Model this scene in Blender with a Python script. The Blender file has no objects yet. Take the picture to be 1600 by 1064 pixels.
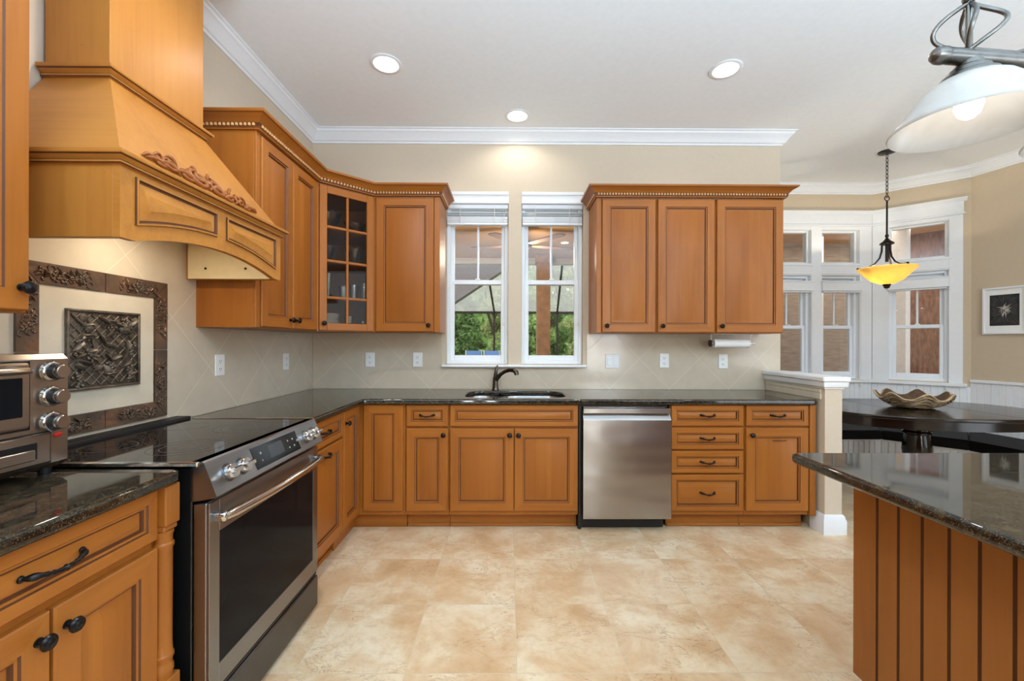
import bpy, math, random
from mathutils import Matrix, Vector
PI = math.pi
random.seed(7)
SC = bpy.context.scene
COL = SC.collection

# ------------------------------------------------------------------ camera, world, light, exposure
YAW, ROLL, FPX = 0.0072, 0.0027, 660.0
cam_data = bpy.data.cameras.new('camera')
cam = bpy.data.objects.new('camera', cam_data); COL.objects.link(cam)
cam_data.sensor_width = 36.0; cam_data.lens = FPX / 1600 * 36.0
cam_data.shift_y = 3.8 / 1600; cam_data.clip_start = 0.02; cam_data.clip_end = 200
_f = Vector((math.sin(YAW), math.cos(YAW), 0)); _r = Vector((math.cos(YAW), -math.sin(YAW), 0)); _u = Vector((0, 0, 1))
_r2 = _r * math.cos(ROLL) + _u * math.sin(ROLL); _u2 = _u * math.cos(ROLL) - _r * math.sin(ROLL)
cam.matrix_world = Matrix(((_r2.x, _u2.x, -_f.x, 1.645), (_r2.y, _u2.y, -_f.y, -3.54), (_r2.z, _u2.z, -_f.z, 1.30), (0, 0, 0, 1)))
SC.camera = cam

SC.view_settings.view_transform = 'Standard'; SC.view_settings.look = 'None'
SC.view_settings.gamma = 1.0; SC.view_settings.use_curve_mapping = False
SC.view_settings.exposure = 0.12
SC.cycles.use_denoising = True
SC.cycles.max_bounces = 10; SC.cycles.diffuse_bounces = 5; SC.cycles.glossy_bounces = 5
SC.cycles.transparent_max_bounces = 16; SC.cycles.sample_clamp_indirect = 6.0; SC.cycles.caustics_reflective = False
SC.cycles.caustics_refractive = False

world = bpy.data.worlds.new('overcast_sky'); SC.world = world; world.use_nodes = True
_bg = world.node_tree.nodes['Background']
_bg.inputs[0].default_value = (0.86, 0.93, 1.0, 1); _bg.inputs[1].default_value = 2.1


def light(name, kind, loc, power, color=(1, 1, 1), rot=(0, 0, 0), parent=None, **kw):
    d = bpy.data.lights.new(name, kind); d.energy = power; d.color = color
    for k, v in kw.items(): setattr(d, k, v)
    o = bpy.data.objects.new(name, d); COL.objects.link(o); o.location = loc; o.rotation_euler = rot
    if parent: o.parent = parent
    return o


# daylight coming in through the tall windows of the family room behind the camera
DAY = (0.93, 0.97, 1.0)
REAR_Y = -7.2
REAR_WINDOWS = [(3.63, 3.88), (4.17, 4.42)]
for (wa, wb) in REAR_WINDOWS:
    light('rear_window_daylight', 'AREA', ((wa + wb) / 2, REAR_Y - 0.1, 1.45), 40, DAY, (PI / 2, 0, 0), shape='RECTANGLE', size=wb - wa, size_y=2.3)
# family room behind the camera: tall glass doors in its side wall, then two added fill lights, one aimed up at the ceiling
COOL = (0.86, 0.94, 1.0)
SIDE_DOORS = [(-3.5, -1.9), (-5.6, -4.0)]
for (ya_, yb_) in SIDE_DOORS:
    light('side_door_daylight', 'AREA', (6.48, (ya_ + yb_) / 2, 1.5), 14, COOL, (0, PI / 2, 0), shape='RECTANGLE', size=2.6, size_y=yb_ - ya_)
light('added_down_fill', 'AREA', (2.8, -5.4, 3.03), 5, COOL, (0, 0, 0), shape='RECTANGLE', size=4.6, size_y=2.6)  # added unseen downward fill; the ceiling has no opening here
light('added_ceiling_fill', 'AREA', (2.6, -4.25, 1.7), 320, (0.52, 0.76, 1.0), (PI, 0, 0), shape='RECTANGLE', size=5.0, size_y=1.2)  # added unseen bluish light aimed up to brighten and whiten the ceiling

# ------------------------------------------------------------------ materials
def lin(c):
    return tuple(((x / 255) / 12.92 if x / 255 <= .04045 else ((x / 255 + .055) / 1.055) ** 2.4) for x in c) + (1.0,)


class NT:
    def __init__(s, name):
        s.m = bpy.data.materials.new(name); s.m.use_nodes = True
        s.t = s.m.node_tree; s.b = s.t.nodes['Principled BSDF']; s.out = s.t.nodes['Material Output']

    def n(s, typ, ins=None, **kw):
        x = s.t.nodes.new(typ)
        for k, v in kw.items(): setattr(x, k, v)
        for k, v in (ins or {}).items():
            if hasattr(v, 'is_output'): s.t.links.new(v, x.inputs[k])
            else: x.inputs[k].default_value = v
        return x

    def set(s, **kw):
        for k, v in kw.items():
            key = k.replace('_', ' ')
            if hasattr(v, 'is_output'): s.t.links.new(v, s.b.inputs[key])
            else: s.b.inputs[key].default_value = v

    def coord(s, kind='Object'): return s.n('ShaderNodeTexCoord').outputs[kind]
    def mapping(s, vec, scale=(1, 1, 1), rot=(0, 0, 0), loc=(0, 0, 0)):
        return s.n('ShaderNodeMapping', {'Vector': vec, 'Scale': scale, 'Rotation': rot, 'Location': loc}).outputs[0]
    def noise(s, vec, scale=5, detail=4, rough=.5, dist=0):
        return s.n('ShaderNodeTexNoise', {'Vector': vec, 'Scale': scale, 'Detail': detail, 'Roughness': rough, 'Distortion': dist}).outputs['Fac']
    def ramp(s, fac, stops):
        r = s.n('ShaderNodeValToRGB', {'Fac': fac}); e = r.color_ramp.elements
        while len(e) < len(stops): e.new(0.5)
        for i, (p, c) in enumerate(stops): e[i].position = p; e[i].color = c if len(c) == 4 else tuple(c) + (1,)
        return r.outputs['Color']
    def mix(s, fac, a, b, mode='MIX'):
        x = s.n('ShaderNodeMix', data_type='RGBA', blend_type=mode)
        for sock, v in ((x.inputs[0], fac), (x.inputs[6], a), (x.inputs[7], b)):
            if hasattr(v, 'is_output'): s.t.links.new(v, sock)
            else: sock.default_value = v
        return x.outputs[2]
    def math(s, op, a, b=0.0, c=0.0):
        x = s.n('ShaderNodeMath', operation=op)
        for i, v in enumerate((a, b, c)):
            if hasattr(v, 'is_output'): s.t.links.new(v, x.inputs[i])
            else: x.inputs[i].default_value = v
        return x.outputs[0]
    def bump(s, h, strength=.3, dist=.01):
        s.t.links.new(s.n('ShaderNodeBump', {'Height': h, 'Strength': strength, 'Distance': dist}).outputs[0], s.b.inputs['Normal'])


def plain(name, rgb, rough=.5, metal=0.0, spec=.5, noise_amt=.04, nscale=30, bumpy=0, **kw):
    k = NT(name); c = lin(rgb)
    f = k.noise(k.coord(), nscale, 3)
    d = tuple(x * (1 - noise_amt * 2) for x in c[:3]) + (1,); l = tuple(min(1, x * (1 + noise_amt)) for x in c[:3]) + (1,)
    k.set(Base_Color=k.ramp(f, [(.3, d), (.7, l)]), Roughness=rough, Metallic=metal)
    k.b.inputs['Specular IOR Level'].default_value = spec
    if bumpy: k.bump(f, bumpy, .004)
    for a, v in kw.items(): k.set(**{a: v})
    return k.m


def wood(name, axis, base, planks=False, rough=.38, amp=.5):
    """axis 2: grain runs up, axis 0: grain runs across"""
    k = NT(name); co = k.coord()
    rnd = k.n('ShaderNodeObjectInfo').outputs['Random']
    off = k.n('ShaderNodeCombineXYZ', {'X': k.math('MULTIPLY', rnd, 37.0), 'Y': k.math('MULTIPLY', rnd, 11.0), 'Z': k.math('MULTIPLY', rnd, 23.0)}).outputs[0]
    v = k.n('ShaderNodeVectorMath', {0: co, 1: off}, operation='ADD').outputs[0]
    s1 = (22, 22, 1.1) if axis == 2 else (1.1, 22, 22)
    s2 = (4, 4, .7) if axis == 2 else (.7, 4, 4)
    fine = k.noise(k.mapping(v, s1), 2.2, 6, .6, .4)
    broad = k.noise(k.mapping(v, s2), 1.3, 3, .5, .8)
    f = k.math('ADD', k.math('MULTIPLY', fine, .45), k.math('MULTIPLY', broad, .55))
    b = lin(base)
    dark = (b[0] * .78, b[1] * .72, b[2] * .66, 1); light_ = (min(1, b[0] * 1.12), b[1] * 1.15, b[2] * 1.18, 1)
    c = k.ramp(f, [(.30, dark), (.5, b), (.70, light_)])
    if planks:
        sx = k.n('ShaderNodeSeparateXYZ', {0: co}).outputs[0 if axis == 2 else 2]
        cell = k.math('FLOOR', k.math('ADD', k.math('MULTIPLY', sx, 9.5), k.math('MULTIPLY', rnd, 7.0)))
        w = k.n('ShaderNodeTexWhiteNoise', {'Vector': k.n('ShaderNodeCombineXYZ', {'X': cell, 'Y': k.math('MULTIPLY', rnd, 91.0)}).outputs[0]}).outputs['Value']
        c = k.mix(k.math('MULTIPLY', w, .42), c, (b[0] * .72, b[1] * .60, b[2] * .50, 1))
    c = k.mix(k.math('MULTIPLY', rnd, .22), c, (b[0] * .84, b[1] * .76, b[2] * .70, 1))
    spot = k.noise(v, 60, 2)
    c = k.mix(k.ramp(spot, [(.74, (0, 0, 0)), (.80, (.35, .35, .35))]), c, (b[0] * .35, b[1] * .25, b[2] * .2, 1))
    k.set(Base_Color=c, Roughness=rough)
    k.b.inputs['Specular IOR Level'].default_value = .3
    k.b.inputs['Coat Weight'].default_value = .06; k.b.inputs['Coat Roughness'].default_value = .25
    k.bump(fine, .03, .002)
    return k.m


MAPLE = (163, 98, 37)
W_V = wood('maple_upright_grain', 2, MAPLE)
W_H = wood('maple_level_grain', 0, MAPLE)
W_P = wood('maple_panel_boards', 2, MAPLE, True)
W_G = plain('chocolate_glaze', (92, 50, 22), .5)
FRONT = [W_V, W_H, W_G, W_P]
HOOD_V = wood('lit_maple_upright_grain', 2, (186, 124, 54)); HOOD_H = wood('lit_maple_level_grain', 0, (186, 124, 54))  # hood maple lightened, partly to put the strong light into its colour
W_I = wood('maple_island_boards', 2, (154, 94, 34), True)

M = {}
M['wall'] = plain('beige_wall_paint', (210, 194, 172), .85, spec=.2, noise_amt=.01)
M['nookwall'] = plain('tan_wall_paint', (206, 188, 162), .85, spec=.2, noise_amt=.01)
M['ceil'] = plain('ceiling_paint', (240, 242, 243), .9, spec=.1, noise_amt=.01)
M['white'] = plain('white_trim_paint', (236, 237, 238), .45, noise_amt=.008)
M['vinyl'] = plain('white_vinyl', (238, 242, 246), .35, noise_amt=.005)
M['bronze'] = plain('oiled_bronze', (44, 36, 32), .32, .75, noise_amt=.2)
M['knob'] = plain('blackened_bronze', (26, 24, 24), .28, .5, noise_amt=.15)
M['pewter'] = plain('brushed_pewter', (116, 112, 106), .33, 1.0, noise_amt=.1)
M['faucet'] = plain('aged_pewter', (92, 82, 74), .25, 1.0, noise_amt=.12)
M['black'] = plain('black_enamel', (14, 14, 15), .35, noise_amt=.05)
M['blackplastic'] = plain('black_plastic', (20, 20, 21), .45, noise_amt=.05)
M['chrome'] = plain('polished_steel', (205, 202, 198), .12, 1.0, noise_amt=.01)
M['plate'] = plain('white_wall_plate', (240, 240, 238), .4, noise_amt=.005)
M['slot'] = plain('socket_shadow', (60, 58, 55), .6)
M['paper'] = plain('white_paper', (246, 244, 240), .9, spec=.1, noise_amt=.01)
M['china'] = plain('white_china', (232, 230, 224), .2, noise_amt=.01)
M['grout'] = plain('pale_grout', (206, 196, 180), .9)
M['cream'] = plain('cream_liner', (222, 202, 158), .3, noise_amt=.02)
M['tan'] = plain('lanai_ceiling_tan', (204, 158, 112), .8, noise_amt=.03)
M['lumber'] = plain('stained_post', (178, 138, 104), .7, noise_amt=.12, nscale=9)
M['roofgrey'] = plain('grey_roof', (150, 142, 140), .8, noise_amt=.1)
M['darkmetal'] = plain('dark_cage_metal', (58, 48, 42), .5, .3)
M['bluesling'] = plain('blue_sling', (120, 160, 222), .7)
M['bark'] = plain('tree_bark', (96, 78, 62), .9, noise_amt=.3, nscale=14, bumpy=.5)
M['grass'] = plain('lawn_grass', (112, 132, 58), .95, noise_amt=.3, nscale=6)
M['concrete'] = plain('lanai_concrete', (176, 166, 152), .85, noise_amt=.06)
M['espresso'] = plain('espresso_table_finish', (24, 17, 14), .16, noise_amt=.2, nscale=6)
M['blackleather'] = plain('black_vinyl_cushion', (16, 14, 14), .6, 0.0, .15, noise_amt=.1)
M['mat'] = plain('white_mat_board', (244, 243, 240), .8, noise_amt=.005)
M['artblack'] = plain('art_charcoal', (34, 34, 36), .6, noise_amt=.3, nscale=20)
M['artwhite'] = plain('art_pale', (196, 192, 184), .6, noise_amt=.1)
M['artgrey'] = plain('art_mid_grey', (92, 90, 88), .6, noise_amt=.1)
M['fan'] = plain('fan_blade_wood', (150, 112, 78), .6)
M['red'] = plain('red_indicator', (196, 40, 26), .25)
M['screen'] = plain('display_glass', (12, 12, 14), .12, spec=.25)
M['digits'] = plain('display_print', (150, 150, 152), .5)
M['burner'] = plain('burner_print', (74, 72, 70), .3)
M['cord'] = plain('blind_cord', (226, 224, 216), .8)
M['siding2'] = plain('porch_beam_white', (222, 216, 208), .6)


k = NT('insect_screen'); _tr = k.n('ShaderNodeBsdfTransparent'); _tl = k.n('ShaderNodeBsdfTranslucent', {'Color': lin((200, 192, 184))}); _mx = k.n('ShaderNodeMixShader', {0: .34, 1: _tr.outputs[0], 2: _tl.outputs[0]}); k.t.links.new(_mx.outputs[0], k.out.inputs[0]); M['screenmesh'] = k.m


def leafmat(name, a, b):
    k = NT(name); r = k.noise(k.coord(), 1.4, 4)
    g = k.n('ShaderNodeNewGeometry').outputs['Random Per Island']
    c = k.mix(g, k.ramp(r, [(.35, lin(a)), (.65, lin(b))]), lin(tuple(min(255, x + 30) for x in b)))
    k.set(Base_Color=c, Roughness=.6)
    tr = k.n('ShaderNodeBsdfTranslucent', {'Color': c}); mx = k.n('ShaderNodeMixShader', {0: .3, 1: k.b.outputs[0], 2: tr.outputs[0]})
    k.t.links.new(mx.outputs[0], k.out.inputs[0])
    return k.m


LEAF = [leafmat('foliage_dark', (70, 100, 48), (126, 156, 84)), leafmat('foliage_mid', (104, 136, 70), (168, 192, 112)), leafmat('foliage_pale', (150, 166, 100), (206, 210, 146))]


def glass(name, tint=(1, 1, 1), refl=1.0, rough=.0):
    k = NT(name)
    fr = k.n('ShaderNodeFresnel', {'IOR': 1.5}).outputs[0]
    tr = k.n('ShaderNodeBsdfTransparent', {'Color': tint + (1,)}); gl = k.n('ShaderNodeBsdfGlossy', {'Color': (1, 1, 1, 1), 'Roughness': rough})
    mx = k.n('ShaderNodeMixShader', {0: k.math('MULTIPLY', fr, refl), 1: tr.outputs[0], 2: gl.outputs[0]})
    k.t.links.new(mx.outputs[0], k.out.inputs[0])
    return k.m


M['pane'] = glass('window_glass', (.97, .98, .98), .55)
M['cabglass'] = glass('cabinet_glass', (.80, .78, .75), .22)
M['vessel'] = glass('drinking_glass', (.90, .93, .93), 2.2, .02)
M['ovenglass'] = glass('oven_glass', (.25, .25, .26), 1.6)

k = NT('black_ceramic_glass'); k.set(Base_Color=(.006, .006, .007, 1), Roughness=.04); k.b.inputs['IOR'].default_value = 1.52; M['ceram'] = k.m
k = NT('dark_oven_window'); k.set(Base_Color=(.008, .008, .009, 1), Roughness=.08); k.b.inputs['Specular IOR Level'].default_value = .06; M['ovenwin'] = k.m


def steel(name, rgb, rough, axis, amp=.08, wavy=0):
    k = NT(name); co = k.coord(); sc = [300, 300, 300]; sc[axis] = 1.5
    f = k.noise(k.mapping(co, tuple(sc)), 1, 2)
    b = lin(rgb)
    k.set(Base_Color=k.ramp(f, [(.3, tuple(x * (1 - amp) for x in b[:3])), (.7, tuple(min(1, x * (1 + amp)) for x in b[:3]))]), Metallic=1.0, Roughness=rough)
    k.b.inputs['Anisotropic'].default_value = .85; k.b.inputs['Anisotropic Rotation'].default_value = .25
    k.t.links.new(k.n('ShaderNodeTangent', direction_type='RADIAL', axis='Z').outputs[0], k.b.inputs['Tangent'])
    if wavy:
        w = k.noise(k.mapping(co, (1.0, 1.0, 3.4)), 1.6, 1)
        k.bump(w, 1.0, wavy)
    return k.m


M['steel'] = steel('brushed_stainless', (176, 172, 168), .22, 0, .03, .012)
M['rangesteel'] = steel('brushed_range_steel', (146, 147, 150), .28, 0, .05)
M['slatesteel'] = steel('dark_range_steel', (100, 102, 106), .32, 0, .05)
M['toastersteel'] = steel('warm_brushed_steel', (178, 166, 154), .27, 0, .06)
M['sink'] = steel('sink_steel', (190, 190, 190), .3, 0, .03)

# granite
k = NT('black_granite'); co = k.coord()
v1 = k.n('ShaderNodeTexVoronoi', {'Vector': co, 'Scale': 190.0}); v2 = k.n('ShaderNodeTexVoronoi', {'Vector': co, 'Scale': 430.0})
n1 = k.noise(co, 34, 5, .65)
c = k.mix(k.ramp(n1, [(.46, (0, 0, 0)), (.66, (1, 1, 1))]), (.006, .0055, .005, 1), (.050, .036, .019, 1))
c = k.mix(k.ramp(v1.outputs['Distance'], [(.12, (.8, .8, .8)), (.34, (0, 0, 0))]), c, (.085, .060, .030, 1))
sp = k.n('ShaderNodeSeparateColor', {0: v2.outputs['Color']}).outputs[0]
c = k.mix(k.ramp(sp, [(.88, (0, 0, 0)), (.93, (.75, .75, .75))]), c, (.115, .088, .052, 1))
k.set(Base_Color=c, Roughness=.045); k.b.inputs['IOR'].default_value = 1.55
M['granite'] = k.m


def tilewall(name, size, ox, oy, base):
    k = NT(name); co = k.coord()
    v = k.mapping(co, (1, 1, 1), (0, 0, 0), (-ox, 0, -oy))
    sp = k.n('ShaderNodeSeparateXYZ', {0: v})
    s2 = 1 / math.sqrt(2)
    a = k.math('MULTIPLY', k.math('ADD', sp.outputs[0], sp.outputs[2]), s2 / size)
    b = k.math('MULTIPLY', k.math('SUBTRACT', sp.outputs[0], sp.outputs[2]), s2 / size)
    g = .0026 / size
    def edge(x):
        fr = k.math('FRACT', x); return k.math('LESS_THAN', k.math('MINIMUM', fr, k.math('SUBTRACT', 1.0, fr)), g / 2)
    grout = k.math('MAXIMUM', edge(a), edge(b))
    cell = k.n('ShaderNodeCombineXYZ', {'X': k.math('FLOOR', a), 'Y': k.math('FLOOR', b)}).outputs[0]
    w = k.n('ShaderNodeTexWhiteNoise', {'Vector': cell}).outputs['Value']
    n = k.noise(co, 9, 6, .6)
    bb = lin(base)
    c = k.ramp(n, [(.3, tuple(x * .93 for x in bb[:3])), (.7, tuple(min(1, x * 1.04) for x in bb[:3]))])
    c = k.mix(k.math('MULTIPLY', w, .12), c, tuple(x * .86 for x in bb[:3]) + (1,))
    c = k.mix(grout, c, lin((220, 208, 188)))
    k.set(Base_Color=c, Roughness=k.math('ADD', .16, k.math('MULTIPLY', grout, .5)))
    k.bump(k.math('SUBTRACT', 1.0, grout), .25, .002)
    return k.m


M['tileback'] = tilewall('cream_splash_tile_back', .3535, .49, .92, (206, 192, 170))
M['tileleft'] = tilewall('cream_splash_tile_side', .3535, .023, .92, (206, 192, 170))
M['fieldtile'] = plain('cream_field_tile', (214, 202, 180), .22, noise_amt=.03, nscale=12)

# travertine look floor tile
T = .4396; X0 = 1.24; Y0 = -1.878
k = NT('travertine_floor_tile'); co = k.coord()
sp = k.n('ShaderNodeSeparateXYZ', {0: co})
a = k.math('MULTIPLY', k.math('SUBTRACT', sp.outputs[0], X0), 1 / T); b = k.math('MULTIPLY', k.math('SUBTRACT', sp.outputs[1], Y0), 1 / T)
def _edge(x):
    fr = k.math('FRACT', x); return k.math('LESS_THAN', k.math('MINIMUM', fr, k.math('SUBTRACT', 1.0, fr)), .0018 / T)
grout = k.math('MAXIMUM', _edge(a), _edge(b))
cell = k.n('ShaderNodeCombineXYZ', {'X': k.math('FLOOR', a), 'Y': k.math('FLOOR', b)}).outputs[0]
wn = k.n('ShaderNodeTexWhiteNoise', {'Vector': cell})
off = k.n('ShaderNodeVectorMath', {0: wn.outputs['Color'], 'Scale': 40.0}, operation='SCALE').outputs[0]
v = k.n('ShaderNodeVectorMath', {0: co, 1: off}, operation='ADD').outputs[0]
cl = k.noise(v, 3.6, 6, .6, .4)
c = k.ramp(cl, [(.30, lin((194, 156, 114))), (.45, lin((212, 180, 142))), (.56, lin((224, 202, 168))), (.70, lin((232, 218, 192)))])
vein = k.noise(k.mapping(v, (1, 2.2, 1), (0, 0, .5)), 6.0, 8, .66, 1.0)
vm = k.ramp(k.math('ABSOLUTE', k.math('SUBTRACT', vein, .5)), [(.0, (1, 1, 1)), (.013, (0, 0, 0))])
gate = k.ramp(k.noise(v, 4.2, 3), [(.46, (0, 0, 0)), (.58, (1, 1, 1))])
c = k.mix(k.math('MULTIPLY', vm, k.math('MULTIPLY', gate, .75)), c, lin((142, 96, 62)))
fm = k.noise(v, 22, 5, .7)
c = k.mix(k.ramp(fm, [(.48, (0, 0, 0)), (.66, (.30, .30, .30))]), c, lin((186, 144, 100)))
c = k.mix(k.math('MULTIPLY', wn.outputs['Value'], .22), c, lin((208, 168, 122)))
c = k.mix(grout, c, lin((206, 186, 156)))
k.set(Base_Color=c, Roughness=k.math('ADD', .30, k.math('MULTIPLY', grout, .4)))
k.bump(k.math('SUBTRACT', 1.0, grout), .2, .002)
M['floor'] = k.m

# bronze relief tile
k = NT('bronze_relief_tile'); co = k.coord(); n = k.noise(co, 38, 5, .65); n2 = k.noise(co, 7, 3)
vv = k.n('ShaderNodeTexVoronoi', {'Vector': co, 'Scale': 46.0}, feature='SMOOTH_F1').outputs['Distance']
c = k.ramp(n2, [(.35, lin((86, 72, 60))), (.55, lin((108, 84, 66))), (.7, lin((140, 98, 70)))])
c = k.mix(k.ramp(n, [(.5, (0, 0, 0)), (.72, (.7, .7, .7))]), c, lin((96, 90, 80)))
k.set(Base_Color=c, Metallic=.35, Roughness=.34); k.bump(k.math('ADD', k.math('MULTIPLY', vv, .8), k.math('MULTIPLY', n, .5)), .55, .006)
M['relief'] = k.m
k = NT('dark_bronze_relief'); co = k.coord(); n = k.noise(co, 30, 5, .6)
k.set(Base_Color=k.ramp(n, [(.35, lin((84, 76, 66))), (.7, lin((128, 114, 98)))]), Metallic=.35, Roughness=.38); k.bump(n, .4, .004)
M['relief2'] = k.m

# siding
k = NT('tan_lap_siding'); sp = k.n('ShaderNodeSeparateXYZ', {0: k.coord()})
fr = k.math('FRACT', k.math('MULTIPLY', sp.outputs[2], 7.5)); n = k.noise(k.mapping(k.coord(), (1, 1, 6)), 6, 4)
k.set(Base_Color=k.ramp(n, [(.3, lin((150, 132, 116))), (.7, lin((178, 160, 142)))]), Roughness=.8); k.bump(fr, 1.0, .02)
M['siding'] = k.m
k = NT('rough_brown_boards'); sp = k.n('ShaderNodeSeparateXYZ', {0: k.coord()}); n = k.noise(k.mapping(k.coord(), (9, 9, 2)), 4, 6, .7)
k.set(Base_Color=k.ramp(n, [(.3, lin((96, 64, 48))), (.7, lin((158, 118, 94)))]), Roughness=.85); k.bump(n, .6, .02)
M['brownboard'] = k.m

# woven seagrass
k = NT('woven_seagrass'); n = k.noise(k.coord(), 60, 3); g = k.n('ShaderNodeNewGeometry').outputs['Random Per Island']
k.set(Base_Color=k.mix(g, lin((112, 88, 64)), lin((204, 176, 136))), Roughness=.85); M['weave'] = k.m


M['weavedark'] = plain('seagrass_dark_brown', (96, 74, 54), .9, noise_amt=.2)  # darker brown lining beneath the woven strands


def shade(name, rgb, trans, emit=0):
    k = NT(name); co = k.coord(); sw = k.noise(co, 7, 4, .5, 1.5)
    c = lin(rgb)
    col = k.ramp(sw, [(.35, tuple(x * .9 for x in c[:3])), (.65, c)])
    k.set(Base_Color=col, Roughness=.25)
    t = k.n('ShaderNodeBsdfTranslucent', {'Color': col}); mx = k.n('ShaderNodeMixShader', {0: trans, 1: k.b.outputs[0], 2: t.outputs[0]})
    k.t.links.new(mx.outputs[0], k.out.inputs[0]); return k.m


M['alabaster'] = shade('white_alabaster_glass', (206, 202, 196), .35)
M['amber'] = shade('amber_scavo_glass', (255, 226, 150), .6)


def emitter(name, rgb, strength):
    k = NT(name); k.set(Base_Color=(0, 0, 0, 1), Emission_Color=lin(rgb)); k.b.inputs['Emission Strength'].default_value = strength; return k.m


M['bulb'] = emitter('frosted_bulb', (255, 252, 245), 9)
M['lens'] = emitter('downlight_lens', (255, 246, 232), 4)

# ------------------------------------------------------------------ mesh helpers
class MB:
    def __init__(s): s.v = []; s.f = []; s.m = []; s.round = False
    def face(s, ids, m=0): s.f.append(tuple(ids)); s.m.append(m)
    def mark(s): return len(s.v)
    def xf(s, mat, start=0):
        for i in range(start, len(s.v)): s.v[i] = tuple(mat @ Vector(s.v[i]))
        return s
    def box(s, x0, x1, y0, y1, z0, z1, b=0.0, m=0):
        x0, x1 = min(x0, x1), max(x0, x1); y0, y1 = min(y0, y1), max(y0, y1); z0, z1 = min(z0, z1), max(z0, z1)
        B = min(b, (x1 - x0) * .45, (y1 - y0) * .45, (z1 - z0) * .45)
        o = len(s.v)
        if B <= 0:
            s.v += [(x, y, z) for z in (z0, z1) for y in (y0, y1) for x in (x0, x1)]
            for q in ((0, 2, 3, 1), (4, 5, 7, 6), (0, 1, 5, 4), (2, 6, 7, 3), (0, 4, 6, 2), (1, 3, 7, 5)): s.face([o + i for i in q], m)
            return s
        idx = {}
        L = ((x0, x1), (y0, y1), (z0, z1))
        for cx in (0, 1):
            for cy in (0, 1):
                for cz in (0, 1):
                    c = (cx, cy, cz)
                    for a in range(3):
                        p = [L[i][c[i]] + (B if c[i] == 0 else -B) for i in range(3)]
                        p[a] = L[a][c[a]]
                        idx[(c, a)] = len(s.v); s.v.append(tuple(p))
        def add(ids, ref):
            P = [Vector(s.v[i]) for i in ids]; n = (P[1] - P[0]).cross(P[2] - P[0])
            s.face(ids if n.dot(Vector(ref)) > 0 else ids[::-1], m)
        for a in range(3):
            i, j = [q for q in range(3) if q != a]
            for e in (0, 1):
                ids = []
                for (u, w) in ((0, 0), (1, 0), (1, 1), (0, 1)):
                    c = [0, 0, 0]; c[a] = e; c[i] = u; c[j] = w; ids.append(idx[(tuple(c), a)])
                r = [0, 0, 0]; r[a] = 1 if e else -1; add(ids, r)
            for u in (0, 1):
                for w in (0, 1):
                    c0 = [0, 0, 0]; c0[i] = u; c0[j] = w; c1 = list(c0); c1[a] = 1
                    r = [0, 0, 0]; r[i] = 1 if u else -1; r[j] = 1 if w else -1
                    add([idx[(tuple(c0), i)], idx[(tuple(c1), i)], idx[(tuple(c1), j)], idx[(tuple(c0), j)]], r)
        for cx in (0, 1):
            for cy in (0, 1):
                for cz in (0, 1):
                    c = (cx, cy, cz); add([idx[(c, 0)], idx[(c, 1)], idx[(c, 2)]], [1 if q else -1 for q in c])
        return s
    def prism(s, poly, axis, a, b, m=0):
        """poly of 2D points in the two other axes (in order), extruded along axis from a to b"""
        o = len(s.v); n = len(poly)
        for t in (a, b):
            for (p, q) in poly:
                P = [p, q]; P.insert(axis, t); s.v.append(tuple(P))
        s.face([o + i for i in range(n)][::-1], m); s.face([o + n + i for i in range(n)], m)
        for i in range(n): s.face([o + i, o + (i + 1) % n, o + n + (i + 1) % n, o + n + i], m)
        return s
    def loft(s, loops, m=0, cap0=True, cap1=True, close=True, mats=None, pm=None):
        o = len(s.v); n = len(loops[0])
        for L in loops: s.v += [tuple(p) for p in L]
        for k_ in range(len(loops) - 1):
            for i in range(n if close else n - 1):
                j = (i + 1) % n
                s.face([o + k_ * n + i, o + k_ * n + j, o + (k_ + 1) * n + j, o + (k_ + 1) * n + i], pm[i] if pm else (mats[k_] if mats else m))
        if cap0: s.face([o + i for i in range(n)][::-1], m if not mats else mats[0])
        if cap1: s.face([o + (len(loops) - 1) * n + i for i in range(n)], m if not mats else mats[-1])
        return s
    def lathe(s, prof, n=24, c=(0, 0, 0), m=0, cap=True, mats=None):
        loops = [[(c[0] + max(r, 1e-5) * math.cos(2 * PI * i / n), c[1] + max(r, 1e-5) * math.sin(2 * PI * i / n), c[2] + z) for i in range(n)] for (r, z) in prof]
        return s.loft(loops, m, cap, cap, mats=mats)
    def tube(s, path, r=.01, n=8, m=0, closed=False, flat=1.0):
        P = [Vector(p) for p in path]; N = len(P); s.round = True; n = max(8, n)
        R = r if isinstance(r, (list, tuple)) else [r] * N
        tang = []
        for i in range(N):
            if closed: t = P[(i + 1) % N] - P[i - 1]
            else: t = P[min(i + 1, N - 1)] - P[max(i - 1, 0)]
            tang.append(t.normalized())
        up = Vector((0, 0, 1)) if abs(tang[0].z) < .9 else Vector((1, 0, 0))
        nrm = (up - tang[0] * up.dot(tang[0])).normalized(); loops = []
        for i in range(N):
            nrm = (nrm - tang[i] * nrm.dot(tang[i])).normalized(); bi = tang[i].cross(nrm)
            loops.append([tuple(P[i] + (nrm * math.cos(2 * PI * q / n) * flat + bi * math.sin(2 * PI * q / n)) * R[i]) for q in range(n)])
        if closed: loops.append(loops[0])
        return s.loft(loops, m, not closed, not closed)
    def sphere(s, c, r, n=10, m=0, sz=1.0):
        k_ = max(4, n // 2)
        return s.lathe([(r * math.sin(PI * i / k_), -r * sz * math.cos(PI * i / k_)) for i in range(k_ + 1)], n, c, m, cap=False)
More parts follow.
